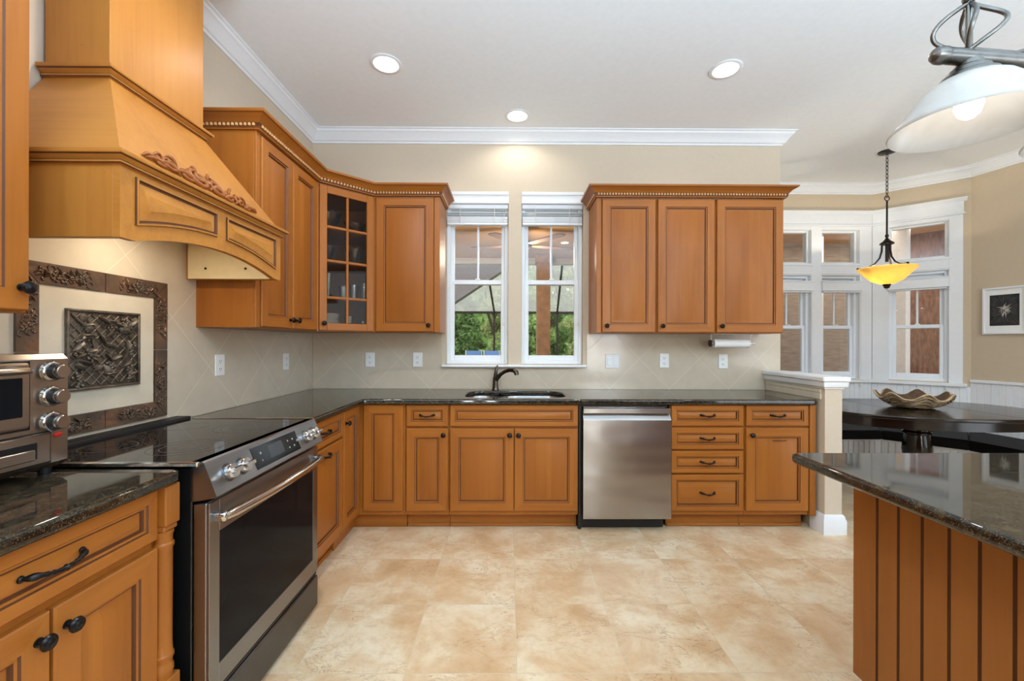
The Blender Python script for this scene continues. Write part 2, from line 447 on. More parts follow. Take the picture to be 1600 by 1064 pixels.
    def sweep(s, prof, path, m=0, closed=False, caps=True, mats=None, pm=None):
        """prof (o,z): o is outward to the right of travel; path of (x,y)"""
        N = len(path); loops = []
        def nr(a, b):
            dx, dy = b[0] - a[0], b[1] - a[1]; l = math.hypot(dx, dy); return Vector((dy / l, -dx / l))
        for i in range(N):
            if closed: n0, n1 = nr(path[i - 1], path[i]), nr(path[i], path[(i + 1) % N])
            else:
                n1 = nr(path[i], path[i + 1]) if i < N - 1 else nr(path[i - 1], path[i])
                n0 = nr(path[i - 1], path[i]) if i > 0 else n1
            b = (n0 + n1).normalized(); k_ = 1 / max(.2, b.dot(n0))
            loops.append([(path[i][0] + b.x * o * k_, path[i][1] + b.y * o * k_, z) for (o, z) in prof])
        if closed: loops.append(loops[0])
        return s.loft(loops, m, caps and not closed, caps and not closed, mats=mats, pm=pm)
    def build(s, name, mats, parent=None, loc=(0, 0, 0), rotz=0.0, smooth=None):
        if smooth is None: smooth = .9 if s.round else .6
        me = bpy.data.meshes.new(name); me.from_pydata(s.v, [], s.f); me.update()
        for x in (mats if isinstance(mats, (list, tuple)) else [mats]): me.materials.append(x)
        me.polygons.foreach_set('material_index', s.m)
        me.polygons.foreach_set('use_smooth', [True] * len(s.f))
        import bmesh
        bm = bmesh.new(); bm.from_mesh(me); bmesh.ops.recalc_face_normals(bm, faces=bm.faces); bm.to_mesh(me); bm.free()
        me.set_sharp_from_angle(angle=smooth)
        o = bpy.data.objects.new(name, me); COL.objects.link(o)
        if parent: o.parent = parent
        o.location = loc; o.rotation_euler = (0, 0, rotz)
        return o


def thing(name, label, cat, loc=(0, 0, 0), rotz=0.0, group=None):
    o = bpy.data.objects.new(name, None); COL.objects.link(o); o.location = loc; o.rotation_euler = (0, 0, rotz)
    o.empty_display_size = .1
    o['label'] = label; o['category'] = cat
    if group: o['group'] = group
    return o


def tag(o, label, cat, group=None):
    o['label'] = label; o['category'] = cat
    if group: o['group'] = group
    return o


def struct(o): o['kind'] = 'structure'; return o


def copy_tree(o, parent=None):
    c = o.copy(); COL.objects.link(c)
    if parent: c.parent = parent
    for ch in list(o.children): copy_tree(ch, c)
    return c


def plate2d(name, outline, holes, z0, z1, bev, mat, parent=None, loc=(0, 0, 0), rotz=0):
    """flat plate with holes and a rounded edge"""
    cu = bpy.data.curves.new(name, 'CURVE'); cu.dimensions = '2D'; cu.fill_mode = 'BOTH'
    for pts in [outline] + holes:
        sp = cu.splines.new('POLY'); sp.points.add(len(pts) - 1)
        for p, q in zip(sp.points, pts): p.co = (q[0], q[1], 0, 1)
        sp.use_cyclic_u = True
    cu.extrude = (z1 - z0) / 2 - bev; cu.bevel_depth = bev; cu.bevel_resolution = 3; cu.offset = -bev
    t = bpy.data.objects.new(name, cu); COL.objects.link(t)
    dg = bpy.context.evaluated_depsgraph_get(); me = bpy.data.meshes.new_from_object(t.evaluated_get(dg))
    bpy.data.objects.remove(t); bpy.data.curves.remove(cu)
    me.name = name; me.transform(Matrix.Translation((0, 0, (z0 + z1) / 2)))
    me.materials.clear(); me.materials.append(mat)
    me.polygons.foreach_set('use_smooth', [True] * len(me.polygons)); me.set_sharp_from_angle(angle=.5)
    o = bpy.data.objects.new(name, me); COL.objects.link(o)
    if parent: o.parent = parent
    o.location = loc; o.rotation_euler = (0, 0, rotz)
    return o


def rounded(x0, x1, y0, y1, r, n=6):
    P = []
    for (cx, cy, a) in ((x1 - r, y1 - r, 0), (x0 + r, y1 - r, PI / 2), (x0 + r, y0 + r, PI), (x1 - r, y0 + r, 1.5 * PI)):
        for i in range(n + 1): P.append((cx + r * math.cos(a + PI / 2 * i / n), cy + r * math.sin(a + PI / 2 * i / n)))
    return P


def circle(cx, cy, r, n=28): return [(cx + r * math.cos(2 * PI * i / n), cy + r * math.sin(2 * PI * i / n)) for i in range(n)]


# ------------------------------------------------------------------ the setting
CZ = 3.06
A1, A2, A3 = (5.68, 1.135), (6.245, .63), (6.325, .267)
NX = 3.924
RX = 6.40
mb = MB(); mb.box(-.15, 7.0, REAR_Y - .2, 1.4, -.12, 0); struct(mb.build('floor', M['floor']))
CANS = [(.865, -.869), (3.03, -.84), (1.706, -.27), (.97, -1.98), (2.1, -3.9), (4.2, -4.4), (4.9, -1.6)]
outl = [(-.12, REAR_Y - .15), (RX + .12, REAR_Y - .15), (RX + .12, .2), (A2[0] + .12, A2[1] + .05), (A1[0] + .05, A1[1] + .12), (NX - .12, A1[1] + .12), (NX - .12, .12), (-.12, .12)]
struct(plate2d('ceiling', outl, [circle(x, y, .076) for (x, y) in CANS], CZ, CZ + .12, .0005, M['ceil']))


def wall(name, p0, p1, z0, z1, th, opens, mat):
    """wall from p0 to p1, thickness to the left of travel, openings (s0,s1,z0,z1)"""
    L = math.hypot(p1[0] - p0[0], p1[1] - p0[1]); ang = math.atan2(p1[1] - p0[1], p1[0] - p0[0])
    xs = sorted({0, L} | {o[0] for o in opens} | {o[1] for o in opens}); zs = sorted({z0, z1} | {o[2] for o in opens} | {o[3] for o in opens})
    b = MB()
    for i in range(len(xs) - 1):
        run = None
        for j in range(len(zs) - 1):
            cx, cz = (xs[i] + xs[i + 1]) / 2, (zs[j] + zs[j + 1]) / 2
            if any(o[0] < cx < o[1] and o[2] < cz < o[3] for o in opens): continue
            b.box(xs[i], xs[i + 1], 0, th, zs[j], zs[j + 1])
    return struct(b.build(name, mat, None, (p0[0], p0[1], 0), ang))


SW = [(1.115, 1.639), (1.748, 2.266)]
SZ0, SZ1 = 1.118, 2.562
wall('wall_left', (0, REAR_Y), (0, .12), 0, CZ, .12, [], M['wall'])
wall('wall_back', (0, 0), (NX, 0), 0, CZ, .14, [(a, b, SZ0, SZ1) for a, b in SW], M['wall'])
wall('wall_nook_side', (NX, .14), (NX, A1[1] + .1), 0, CZ, .12, [], M['nookwall'])
N1O = [(4.575, 4.995), (5.115, 5.535)]
WZ = (.915, 2.06); TZ = (2.19, 2.565)
wall('wall_nook_back', (NX, A1[1]), A1, 0, CZ, .12, [(a - NX, b - NX, *WZ) for a, b in N1O] + [(a - NX, b - NX, *TZ) for a, b in N1O], M['nookwall'])
N2O = (.145, .600)
wall('wall_nook_bay', A1, A2, 0, CZ, .12, [(*N2O, *WZ), (*N2O, *TZ)], M['nookwall'])
wall('wall_nook_right', A2, A3, 0, CZ, .12, [], M['nookwall'])
dn = (RX - A3[0], -.35)
wall('wall_right', A3, (RX, -.1), 0, CZ, .12, [], M['nookwall'])
M['taupe'] = plain('taupe_bounce_cut', (150, 134, 116), .85, spec=.2, noise_amt=.01)  # unseen walls darkened to cut the light bounced from behind
wall('wall_right_long', (RX, -.1), (RX, REAR_Y), 0, CZ, .12, [(-.1 - b, -.1 - a, .15, 2.85) for a, b in SIDE_DOORS], M['taupe'])
wall('wall_rear', (RX, REAR_Y), (0, REAR_Y), 0, CZ, .12, [(RX - b, RX - a, .3, 2.6) for a, b in REAR_WINDOWS], M['taupe'])

# crown moulding round the room
CP = [(0, 0), (.012, 0), (.014, .014), (.026, .018), (.034, .03), (.058, .066), (.074, .076), (.076, .09), (.09, .094), (.092, .1), (0, .1)]
CP = [(o, CZ - .1 + z) for o, z in CP]
b = MB(); b.sweep(CP, [(0, REAR_Y), (0, 0), (NX, 0), (NX, A1[1]), A1, A2, A3, (RX, -.1), (RX, REAR_Y)])
struct(b.build('trim_1', M['white'], smooth=.5))

# splash tile: back run and side run (thin slabs on the walls)
def tile_slab(name, rects, mat, th, loc, rotz):
    bb = MB()
    for (x0, x1, z0, z1) in rects: bb.box(x0, x1, -th, -.0005, z0, z1)
    return struct(bb.build(name, mat, None, loc, rotz))


tile_slab('wall_back_tiles', [(.012, 1.083, .915, 1.386), (1.083, 2.296, .915, 1.095), (2.296, 3.795, .915, 1.386), (3.795, 3.9235, 1.076, 1.386)], M['tileback'], .010, (0, 0, 0), 0)
tile_slab('wall_left_tiles', [(0, .14, .915, 1.376), (.14, 1.179, .915, 1.83), (1.179, 2.499, .915, 1.376)], M['tileleft'], .010, (0, -2.5, 0), PI / 2)

# knee wall at the end of the back run
KX0, KX1, KY = 3.806, 3.924, -.668
b = MB(); b.box(KX0, KX1, KY, -.0, 0, 1.012); struct(b.build('wall_knee', M['wall']))
b = MB(); b.sweep([(0, .99), (.006, .99), (.010, 1.0), (.022, 1.006), (.026, 1.02), (.026, 1.04), (0, 1.04)], [(KX0, 0), (KX0, KY), (KX1, KY), (KX1, 0)])
b.box(KX0 - .036, KX1 + .036, KY - .036, 0, 1.042, 1.075, .006)
struct(b.build('trim_2', M['white']))
b = MB(); b.box(KX0 - .010, KX0 - .0005, -.622, -.012, .915, .961, .001); b.box(KX0 - .012, KX0 - .0005, -.640, -.623, .915, .961, .002); b.box(KX0 - .012, KX0 - .0005, -.640, -.012, .962, .985, .003)
struct(b.build('wall_knee_tiles', M['fieldtile']))
BB = [(0, 0), (.020, 0), (.020, .095), (.014, .108), (.014, .118), (.006, .132), (0, .132)]
b = MB(); b.sweep(BB, [(KX0, -.55), (KX0, KY), (KX1, KY), (KX1, A1[1])]); struct(b.build('baseboard_knee', M['white']))

# ------------------------------------------------------------------ windows over the sink
def sash_window(name, x0, x1, z0, z1, loc, rotz, depth, mid, muntin=True, fr=.030):
    """double hung vinyl window set in an opening; local x along the wall, y into the wall"""
    o = MB()
    for (a, c, p, q) in ((x0, x0 + fr, z0, z1), (x1 - fr, x1, z0, z1), (x0 + fr, x1 - fr, z1 - fr, z1), (x0 + fr, x1 - fr, z0, z0 + fr)):
        o.box(a, c, depth - .02, depth + .05, p, q, .003)
    W = struct(o.build(name, M['vinyl'], None, loc, rotz))
    xa, xb = x0 + fr, x1 - fr
    def sash(zb, zt, y, st, bot, top, mun):
        s_ = MB()
        s_.box(xa, xa + st, y, y + .028, zb, zt, .003); s_.box(xb - st, xb, y, y + .028, zb, zt, .003)
        s_.box(xa + st, xb - st, y, y + .028, zb, zb + bot, .003); s_.box(xa + st, xb - st, y, y + .028, zt - top, zt, .003)
        if mun: s_.box((xa + xb) / 2 - .009, (xa + xb) / 2 + .009, y + .008, y + .02, zb + bot, zt - top, .002)
        S = s_.build('sash', M['vinyl'], W)
        g = MB(); g.box(xa + st - .004, xb - st + .004, y + .012, y + .016, zb + bot - .004, zt - top + .004); g.build('pane', M['pane'], S)
    sash(z0 + fr, mid + .022, depth - .005, .033, .045, .038, False)
    sash(mid - .018, z1 - fr, depth + .025, .030, .036, .032, muntin)
    lk = MB(); lk.box((x0 + x1) / 2 - .02, (x0 + x1) / 2 + .02, depth - .012, depth + .01, mid + .02, mid + .032, .003); lk.build('latch', M['plate'], W)
    return W


for i, (a, c) in enumerate(SW):
    sash_window('window_%d' % (i + 1), a + .001, c - .001, SZ0 + .001, SZ1 - .10, (0, 0, 0), 0, .075, 1.815)
    h = MB(); h.box(a - .0, c + .0, -.012, .05, SZ1 - .098, SZ1 - .001, .003); h.box(a, c, -.022, -.012, SZ1 - .03, SZ1 - .002, .004); h.box(a, c, -.018, -.012, SZ1 - .098, SZ1 - .08, .004)
    struct(h.build('trim_%d' % (3 + i), M['white']))
b = MB(); b.box(1.086, 2.294, -.045, .055, 1.096, 1.117, .006); struct(b.build('trim_5', M['white']))


def blind(x0, x1, ztop, loc, rotz, y, label, slats=7, wide=.05, drop=.10, cords=True):
    t = thing('window_blind', label, 'blind', loc, rotz, 'raised window blinds')
    b = MB(); b.box(x0, x1, y - wide / 2, y + wide / 2, ztop - .035, ztop, .004); b.build('head_rail', M['vinyl'], t)
    z = ztop - .038 - drop * .30
    for k_ in range(2):
        b = MB(); b.box(x0 + .004, x1 - .004, y - .024, y + .024, z - .0035, z - .001, .001); b.build('slat', M['vinyl'], t); z -= drop * .17
    for k_ in range(slats):
        b = MB(); b.box(x0 + .004, x1 - .004, y - .025, y + .025, z - .006, z - .001, .001); b.build('slat', M['vinyl'], t); z -= .0068
    b = MB(); b.box(x0 + .003, x1 - .003, y - .026, y + .026, z - .022, z - .002, .004); b.build('bottom_rail', M['vinyl'], t)
    if cords:
        for f_ in (.22, .78):
            b = MB(); xx = x0 + (x1 - x0) * f_; b.tube([(xx, y - .028, ztop - .02), (xx, y - .03, z - .02)], .0022, 6); b.build('ladder_cord', M['cord'], t)
        xx = x1 - .035
        b = MB(); b.tube([(xx, y - .03, ztop - .03), (xx + .003, y - .03, z - .3), (xx - .002, y - .03, 1.48)], .0018, 6); b.lathe([(.001, .0), (.006, -.008), (.008, -.03), (.004, -.038)], 8, (xx - .002, y - .03, 1.48)); b.build('pull_cord', M['cord'], t)
    return t


blind(SW[0][0] + .004, SW[0][1] - .004, SZ1 - .10, (0, 0, 0), 0, .030, 'white slatted blind drawn up in the sink window beside the single-door wall cabinet')
blind(SW[1][0] + .004, SW[1][1] - .004, SZ1 - .10, (0, 0, 0), 0, .030, 'white slatted blind drawn up in the sink window beside the three-door wall cabinets')

# ------------------------------------------------------------------ breakfast nook: casings, windows, wainscot
ang2 = math.atan2(A2[1] - A1[1], A2[0] - A1[0])
L2 = math.hypot(A2[0] - A1[0], A2[1] - A1[1])
wi = 3
def nook_unit(x0, x1, loc, rotz, dlow=.05):
    global wi
    W = sash_window('window_%d' % wi, x0 + .001, x1 - .001, WZ[0] + .001, WZ[1] - .002, loc, rotz, dlow, 1.483, True, .028); wi += 1
    o = MB(); fr = .024
    for (a, c, p, q) in ((x0, x0 + fr, *TZ), (x1 - fr, x1, *TZ), (x0 + fr, x1 - fr, TZ[1] - fr, TZ[1]), (x0 + fr, x1 - fr, TZ[0], TZ[0] + fr)):
        o.box(a + .001, c - .001, .03, .09, p + .001, q - .001, .003)
    Tt = struct(o.build('window_%d' % wi, M['white'], None, loc, rotz)); wi += 1
    g = MB(); g.box(x0 + fr - .004, x1 - fr + .004, .058, .063, TZ[0] + fr - .004, TZ[1] - fr + .004); g.build('pane', M['pane'], Tt)


for (a, c) in N1O: nook_unit(a - NX, c - NX, (NX, A1[1], 0), 0)
nook_unit(N2O[0], N2O[1], (A1[0], A1[1], 0), ang2)

def casing(name, spans, x0, x1, loc, rotz, flare):
    """flat white casing boards around the nook windows"""
    b = MB(); t = .016
    edges = [x0] + [e for s_ in spans for e in s_] + [x1]
    for i in range(0, len(edges), 2): b.box(edges[i], edges[i + 1], -t, -.0005, .905, 2.604, .002)
    for (p, q) in spans:
        b.box(p, q, -t, -.0005, WZ[1], TZ[0], .002); b.box(p, q, -t, -.0005, TZ[1], 2.604, .002)
        b.box(p - .012, q + .012, -t - .006, -t, WZ[1] + .012, WZ[1] + .026, .002)
        b.box(p - .02, q + .02, -t - .008, -t, TZ[0] - .026, TZ[0] - .012, .002)
    for (p, q) in spans:
        for (u, w) in (WZ, TZ):
            b.box(p - .001, p + .004, -.001, .034, u, w); b.box(q - .004, q + .001, -.001, .034, u, w); b.box(p + .004, q - .004, -.001, .034, w - .004, w + .001); b.box(p + .004, q - .004, -.001, .034, u - .001, u + .004)
    xr = x1 + (.018 if flare else 0)
    b.box(x0, xr, -t - .016, -.0005, 2.604, 2.624, .004)
    b.box(x0, x1 + (.004 if flare else 0), -t - .003, -.0005, 2.624, 2.735, .002)
    b.prism([(-t - .003, 2.735), (-t - .030, 2.764), (-t - .030, 2.770), (-.0005, 2.770), (-.0005, 2.735)], 0, x0, x1 + (.028 if flare else 0))
    b.box(x0, x1 + (.03 if flare else 0), -t - .034, -.0005, .872, .905, .005)
    return struct(b.build(name, M['white'], None, loc, rotz))


casing('trim_6', [(a - NX, c - NX) for a, c in N1O], .02, A1[0] - NX - .007, (NX, A1[1], 0), 0, False)
casing('trim_7', [N2O], .007, .700, (A1[0], A1[1], 0), ang2, True)


def beadboard(name, L, z0, z1, loc, rotz, pitch=.052, cap=None):
    b = MB(); poly = [(0.0, -.0005)]
    x = 0.0
    pts = []
    while x < L - pitch:
        pts += [(x, -.010), (x + pitch - .006, -.010), (x + pitch - .003, -.005)]; x += pitch
    pts += [(x, -.010), (L, -.010)]
    b.prism([(0, -.0005)] + pts + [(L, -.0005)], 2, z0, z1)
    if cap: b.box(0, L, -.026, -.0005, z1 - .01, z1 + .018, .004)
    return struct(b.build(name, M['white'], None, loc, rotz, smooth=.2))


beadboard('trim_8', A1[0] - NX - .01, .0, .872, (NX + .002, A1[1], 0), 0)
beadboard('trim_9', L2 - .01, .0, .872, (A1[0] + .004, A1[1] - .002, 0), ang2)
ang3 = math.atan2(A3[1] - A2[1], A3[0] - A2[0]); L3 = math.hypot(A3[0] - A2[0], A3[1] - A2[1])
beadboard('trim_10', L3, .0, .930, (A2[0], A2[1], 0), ang3, cap=True)
ang4 = math.atan2(-.1 - A3[1], RX - A3[0]); L4 = math.hypot(RX - A3[0], -.1 - A3[1])
beadboard('trim_11', L4, .0, .930, (A3[0], A3[1], 0), ang4, cap=True)

NB = ['white faux wood blind drawn up in the nook window nearest the wall cabinets', 'white faux wood blind drawn up in the nook window behind the table', 'white faux wood blind drawn up in the angled bay window behind the pendant']
def valance_blind(x0, x1, loc, rotz, label):
    t = thing('window_blind', label, 'blind', loc, rotz, 'raised blinds of the breakfast nook')
    b = MB(); b.box(x0, x1, -.046, -.0375, 1.884, 1.978, .003); b.box(x0, x0 + .008, -.0375, -.017, 1.884, 1.978, .002); b.box(x1 - .008, x1, -.0375, -.017, 1.884, 1.978, .002); b.box(x0 - .003, x1 + .003, -.049, -.017, 1.979, 1.992, .003); b.build('valance', M['white'], t)
    z = 1.930
    for k_ in range(6):
        b = MB(); b.box(x0 + .012, x1 - .012, -.036, .012, z - .007, z - .002, .001); b.build('slat', M['vinyl'], t); z -= .0082
    b = MB(); b.box(x0 + .012, x1 - .012, -.036, .012, z - .014, z - .001, .003); b.build('bottom_rail', M['white'], t)
    b = MB(); xx = x1 - .02; b.tube([(xx, -.04, 1.93), (xx + .004, -.04, 1.3), (xx, -.04, .86)], .0018, 6); b.lathe([(.001, 0), (.006, -.008), (.008, -.03), (.003, -.036)], 8, (xx, -.04, .86)); b.build('pull_cord', M['cord'], t)


for lb, (a, c) in zip(NB, N1O): valance_blind(a - NX - .01, c - NX + .012, (NX, A1[1], 0), 0, lb)
valance_blind(N2O[0] - .012, N2O[1] + .004, (A1[0], A1[1], 0), ang2, NB[2])

# ------------------------------------------------------------------ cabinet fronts and hardware
def rect_loop(x0, x1, z0, z1, y): return [(x0, y, z0), (x1, y, z0), (x1, y, z1), (x0, y, z1)]


def panel_front(w, h, t=.021, fw=.058, bev=.030, horizontal=False):
    """raised panel front, local x 0..w, z 0..h, back at y=0, face at -t; glaze sits in the grooves"""
    b = MB(); rings = [(0, 0), (0, -t + .004), (.004, -t), (fw, -t), (fw + .003, -t + .005), (fw + .009, -t + .006), (fw + .012, -t + .013), (fw + .016, -t + .013), (fw + .016 + bev, -t + .003)]
    kinds = ['s', 's', 's', 'g', 's', 'g', 'g', 'p']
    o = len(b.v)
    for (i, y) in rings: b.v += rect_loop(i, w - i, i, h - i, y)
    for r in range(len(rings) - 1):
        for e in range(4):
            kd = kinds[r]; m = 2 if kd == 'g' else ((1 if horizontal else 3) if kd == 'p' else (1 if e in (0, 2) else 0))
            b.face([o + r * 4 + e, o + r * 4 + (e + 1) % 4, o + (r + 1) * 4 + (e + 1) % 4, o + (r + 1) * 4 + e], m)
    b.face([o + (len(rings) - 1) * 4 + e for e in range(4)], 1 if horizontal else 3); b.face([o, o + 3, o + 2, o + 1], 0)
    return b


def knob_mb(x, y, z):
    """round cabinet knob pointing to -y"""
    b = MB(); b.lathe([(.0, 0), (.010, 0), (.010, .003), (.006, .005), (.0055, .014), (.009, .017), (.0165, .020), (.0175, .024), (.015, .029), (.011, .031), (.010, .0305), (.006, .0335), (.0, .034)], 20)
    b.xf(Matrix.Translation((x, y, z)) @ Matrix.Rotation(PI / 2, 4, 'X')); return b


def pull_mb(x, y, z, L=.098):
    """arched drawer pull, along x, standing off to -y"""
    b = MB(); n = 26; P = []; R = []
    for i in range(n + 1):
        t = i / n; u = (t - .5) * 2
        yy = -.026 * (1 - abs(u) ** 3.0); P.append((x + u * L / 2, y - .004 + yy, z - .004 * math.cos(u * PI)))
        a = abs(u); R.append(.0048 + .0042 * math.exp(-((a - .80) / .13) ** 2) + .0022 * math.exp(-(a / .09) ** 2) + .0014 * math.cos(u * 34) * (1 if a < .55 else 0) - (.003 if i in (0, n) else 0))
    b.tube(P, R, 10)
    for sgn in (-1, 1): b.lathe([(0, 0), (.008, 0), (.007, .004), (.004, .006)], 12); b.xf(Matrix.Translation((x + sgn * L / 2 * .985, y, z + .004)) @ Matrix.Rotation(PI / 2, 4, 'X'), len(b.v) - 48)
    return b


HW = M['knob']
def door(t, x, z, w, h, yf, knob=None, pull=None, hw=None, name='door', fw=.058, rotz=0, loc=None):
    d = panel_front(w, h, fw=fw).build(name, FRONT, t, loc or (x, yf, z), rotz)
    if knob: knob_mb(knob[0], -.021, knob[1]).build('knob', hw or M['bronze'], d)
    if pull: pull_mb(pull[0], -.021, pull[1]).build('handle', hw or M['bronze'], d)
    return d


def drawer(t, x, z, w, h, yf, pull=True, hw=None, name='drawer', L=.098):
    d = panel_front(w, h, fw=.034, bev=.016, horizontal=True).build(name, FRONT, t, (x, yf, z))
    if pull: pull_mb(w / 2, -.021, h / 2, L).build('handle', hw or M['bronze'], d)
    return d


def base_body(t, x0, x1, toe=True, d=.60, zt=.874, kick=.105):
    b = MB(); b.box(x0, x1, -d, -.003, kick, zt, .0015)
    b.build('carcass', [W_V], t)
    if toe:
        q = MB(); q.box(x0, x1, -.535, -.515, .001, kick, .001); q.box(x0, x1, -.551, -.535, .001, .022, .006); q.build('toe_kick', [W_H], t)


YF = -.60       # face frame plane; door faces stand at -.621
# --- back run
t = thing('corner_base_cabinet', 'tall-panel corner base cabinet with bifold doors where the two runs meet', 'cabinet')
b = MB(); b.prism([(.003, -.003), (.003, -.90), (.60, -.90), (.60, -.60), (.928, -.60), (.928, -.003)], 2, .105, .874); b.build('carcass', [W_V], t)
b = MB(); b.sweep([(0, .001), (.0, .105), (-.02, .105), (-.02, .001)], [(.928, -.535), (.535, -.535), (.535, -.90)]); b.sweep([(0, .001), (0, .022), (.010, .018), (.016, .001)], [(.928, -.535), (.535, -.535), (.535, -.90)][::-1]); b.build('toe_kick', [W_H], t)
door(t, .642, .136, .272, .736, YF)
dd = door(t, 0, 0, .268, .736, 0, knob=(.030, .655), rotz=PI / 2, loc=(.60, -.902, .136), fw=.05)

t = thing('base_cabinet', 'narrow base cabinet with one drawer over a small door beside the corner cabinet', 'cabinet', (.930, 0, 0)); base_body(t, 0, .300)
drawer(t, .008, .722, .286, .150, YF); door(t, .008, .136, .286, .572, YF, knob=(.258, .528))
t = thing('sink_base_cabinet', 'wide two-door base cabinet with a blank false front under the sink', 'cabinet', (1.232, 0, 0)); base_body(t, 0, .896, zt=.64)
for (p, q, u, w) in ((0, .896, -.60, -.58), (0, .018, -.58, -.003), (.878, .896, -.58, -.003)): b = MB(); b.box(p, q, u, w, .641, .874, .001); b.build('upper_frame', [W_V], t)
drawer(t, .008, .722, .884, .150, YF, pull=False, name='false_front'); door(t, .008, .136, .440, .572, YF, knob=(.412, .528)); door(t, .453, .136, .439, .572, YF, knob=(.027, .528))
t = thing('drawer_base_cabinet', 'base cabinet of four stacked drawers beside the dishwasher', 'cabinet', (2.766, 0, 0)); base_body(t, 0, .518)
for (z, h) in ((.727, .145), (.565, .150), (.400, .152), (.136, .252)): drawer(t, .006, z, .504, h, YF)
t = thing('base_cabinet', 'base cabinet with one drawer over one door at the knee wall', 'cabinet', (3.286, 0, 0)); base_body(t, 0, .450)
drawer(t, .008, .727, .436, .145, YF); door(t, .008, .136, .436, .578, YF, knob=(.034, .530))
b = MB(); b.box(.452, .496, -.612, -.02, .105, .874, .002); b.box(.452, .496, -.62, -.612, .105, .874, .002); b.build('end_stile', [W_V], t)
b = MB(); b.tube([(.190, -.625, .627), (.250, -.627, .627), (.285, -.625, .628)], .0022, 6); b.build('towel_hook', M['bronze'], t)

# --- left run (local x runs along +Y of the room)
t = thing('base_cabinet', 'base cabinet with a drawer and a pull-handled door between range and corner', 'cabinet', (0, -1.452, 0), PI / 2); base_body(t, 0, .546)
drawer(t, .010, .722, .520, .150, YF); door(t, .010, .136, .520, .572, YF, pull=(.26, .530))
t = thing('base_cabinet', 'base cabinet with a wide drawer over two doors under the toaster oven', 'cabinet', (0, -2.90, 0), PI / 2)
base_body(t, 0, .605); HW = M['knob']
drawer(t, .032, .722, .572, .148, YF, hw=M['knob'], L=.130)
door(t, .032, .136, .282, .562, YF, knob=(.256, .508), hw=M['knob']); door(t, .322, .136, .282, .562, YF, knob=(.026, .508), hw=M['knob'])
b = MB(); b.box(.606, .661, -.640, -.50, .755, .874, .003); b.box(.606, .657, -.636, -.50, .738, .756, .004)
b.lathe([(.026, .738), (.026, .728), (.0235, .724), (.0235, .704), (.027, .699), (.027, .690), (.0235, .684), (.023, .40), (.0245, .372), (.0275, .368), (.0275, .358), (.0235, .352), (.0235, .338), (.027, .332), (.027, .318), (.024, .31), (.024, .295)], 28, (.631, -.612, 0))
b.box(.606, .661, -.642, -.50, .001, .300, .003); b.box(.606, .640, -.60, -.50, .29, .75); b.build('corner_post', [W_V], t)

# ------------------------------------------------------------------ worktops, sink, faucet
SINK = rounded(1.325, 2.060, -.560, -.150, .13, 8)
out = [(.012, -.012), (.012, -1.463), (.652, -1.463), (.652, -.70), (.66, -.665), (.695, -.648)] + [(3.745, -.648), (3.777, -.634), (3.793, -.602), (3.793, -.012)]
tag(plate2d('stone_worktop', out, [SINK], .876, .914, .012, M['granite']), 'black speckled granite worktop running round the corner past the sink', 'worktop')
tag(plate2d('stone_worktop', [(.012, -3.25), (.655, -3.25), (.655, -2.27), (.640, -2.243), (.012, -2.243)], [], .876, .914, .012, M['granite']), 'black granite worktop slab under the toaster oven', 'worktop')

t = thing('kitchen_sink', 'double bowl stainless sink set under the granite below the windows', 'sink', (1.692, -.355, .876))
def bowl(x0, x1, y0, y1, dp, r):
    b = MB(); L = []
    for (ins, z, rr) in ((-.018, -.001, r), (.0, -.001, r), (.004, -.02, r), (.012, -dp * .8, r * .9), (.05, -dp, r * .6)):
        L.append([(x, y, z) for (x, y) in rounded(x0 + ins, x1 - ins, y0 + ins, y1 - ins, max(.01, rr), 6)])
    b.loft(L, cap0=False); return b
bowl(-.362, -.135, -.198, .198, .17, .10).build('small_bowl', M['sink'], t); bowl(-.105, .362, -.198, .198, .20, .12).build('large_bowl', M['sink'], t)
for x in (-.25, .13):
    b = MB(); b.lathe([(0, 0), (.042, 0), (.042, .003), (.034, .004), (.03, .001), (0, .001)], 20, (x, 0, -.168 if x < 0 else -.199)); b.build('drain', M['chrome'], t)

t = thing('kitchen_faucet', 'dark pewter single-lever faucet with a curved spout behind the sink', 'faucet', (1.535, -.085, .914))
b = MB(); b.lathe([(0, 0), (.030, 0), (.030, .006), (.026, .012), (.024, .03), (.0215, .09), (.021, .105)], 24); b.build('body', M['faucet'], t)
b = MB(); P = [(.0, 0, .07), (.018, -.016, .10), (.046, -.05, .135), (.082, -.09, .160), (.118, -.125, .172), (.150, -.150, .170), (.168, -.164, .155), (.171, -.167, .136)]
b.tube(P, [.016, .017, .016, .015, .0155, .018, .0195, .018], 14); b.build('spout', M['faucet'], t)
b = MB(); b.tube([(0, 0, .10), (.002, -.004, .125), (.006, -.006, .16), (.015, -.004, .198), (.018, -.002, .206)], [.022, .021, .017, .009, .003], 14, flat=.8); b.build('lever', M['faucet'], t)

# ------------------------------------------------------------------ dishwasher
t = thing('dishwasher', 'stainless steel dishwasher with pocket handle and black kick plate', 'appliance', (2.130, 0, 0))
b = MB(); b.box(.012, .628, -.585, -.02, .10, .868, .002); b.build('tub', M['black'], t)
b = MB(); b.box(.0, .604, -.572, -.55, .004, .104, .004); b.box(.0, .022, -.60, -.55, .004, .872, .003); b.build('kick_plate', M['blackplastic'], t)
b = MB(); prof = [(-.586, .092), (-.645, .092), (-.648, .096), (-.648, .772), (-.645, .778), (-.622, .806), (-.618, .812), (-.586, .812)]
b.prism(prof, 0, .027, .632); b.build('door', M['steel'], t, smooth=.3)
b = MB(); b.box(.027, .632, -.640, -.586, .816, .852, .003); b.box(.03, .60, -.62, -.59, .853, .860, .002); b.build('control_strip', M['steel'], t)

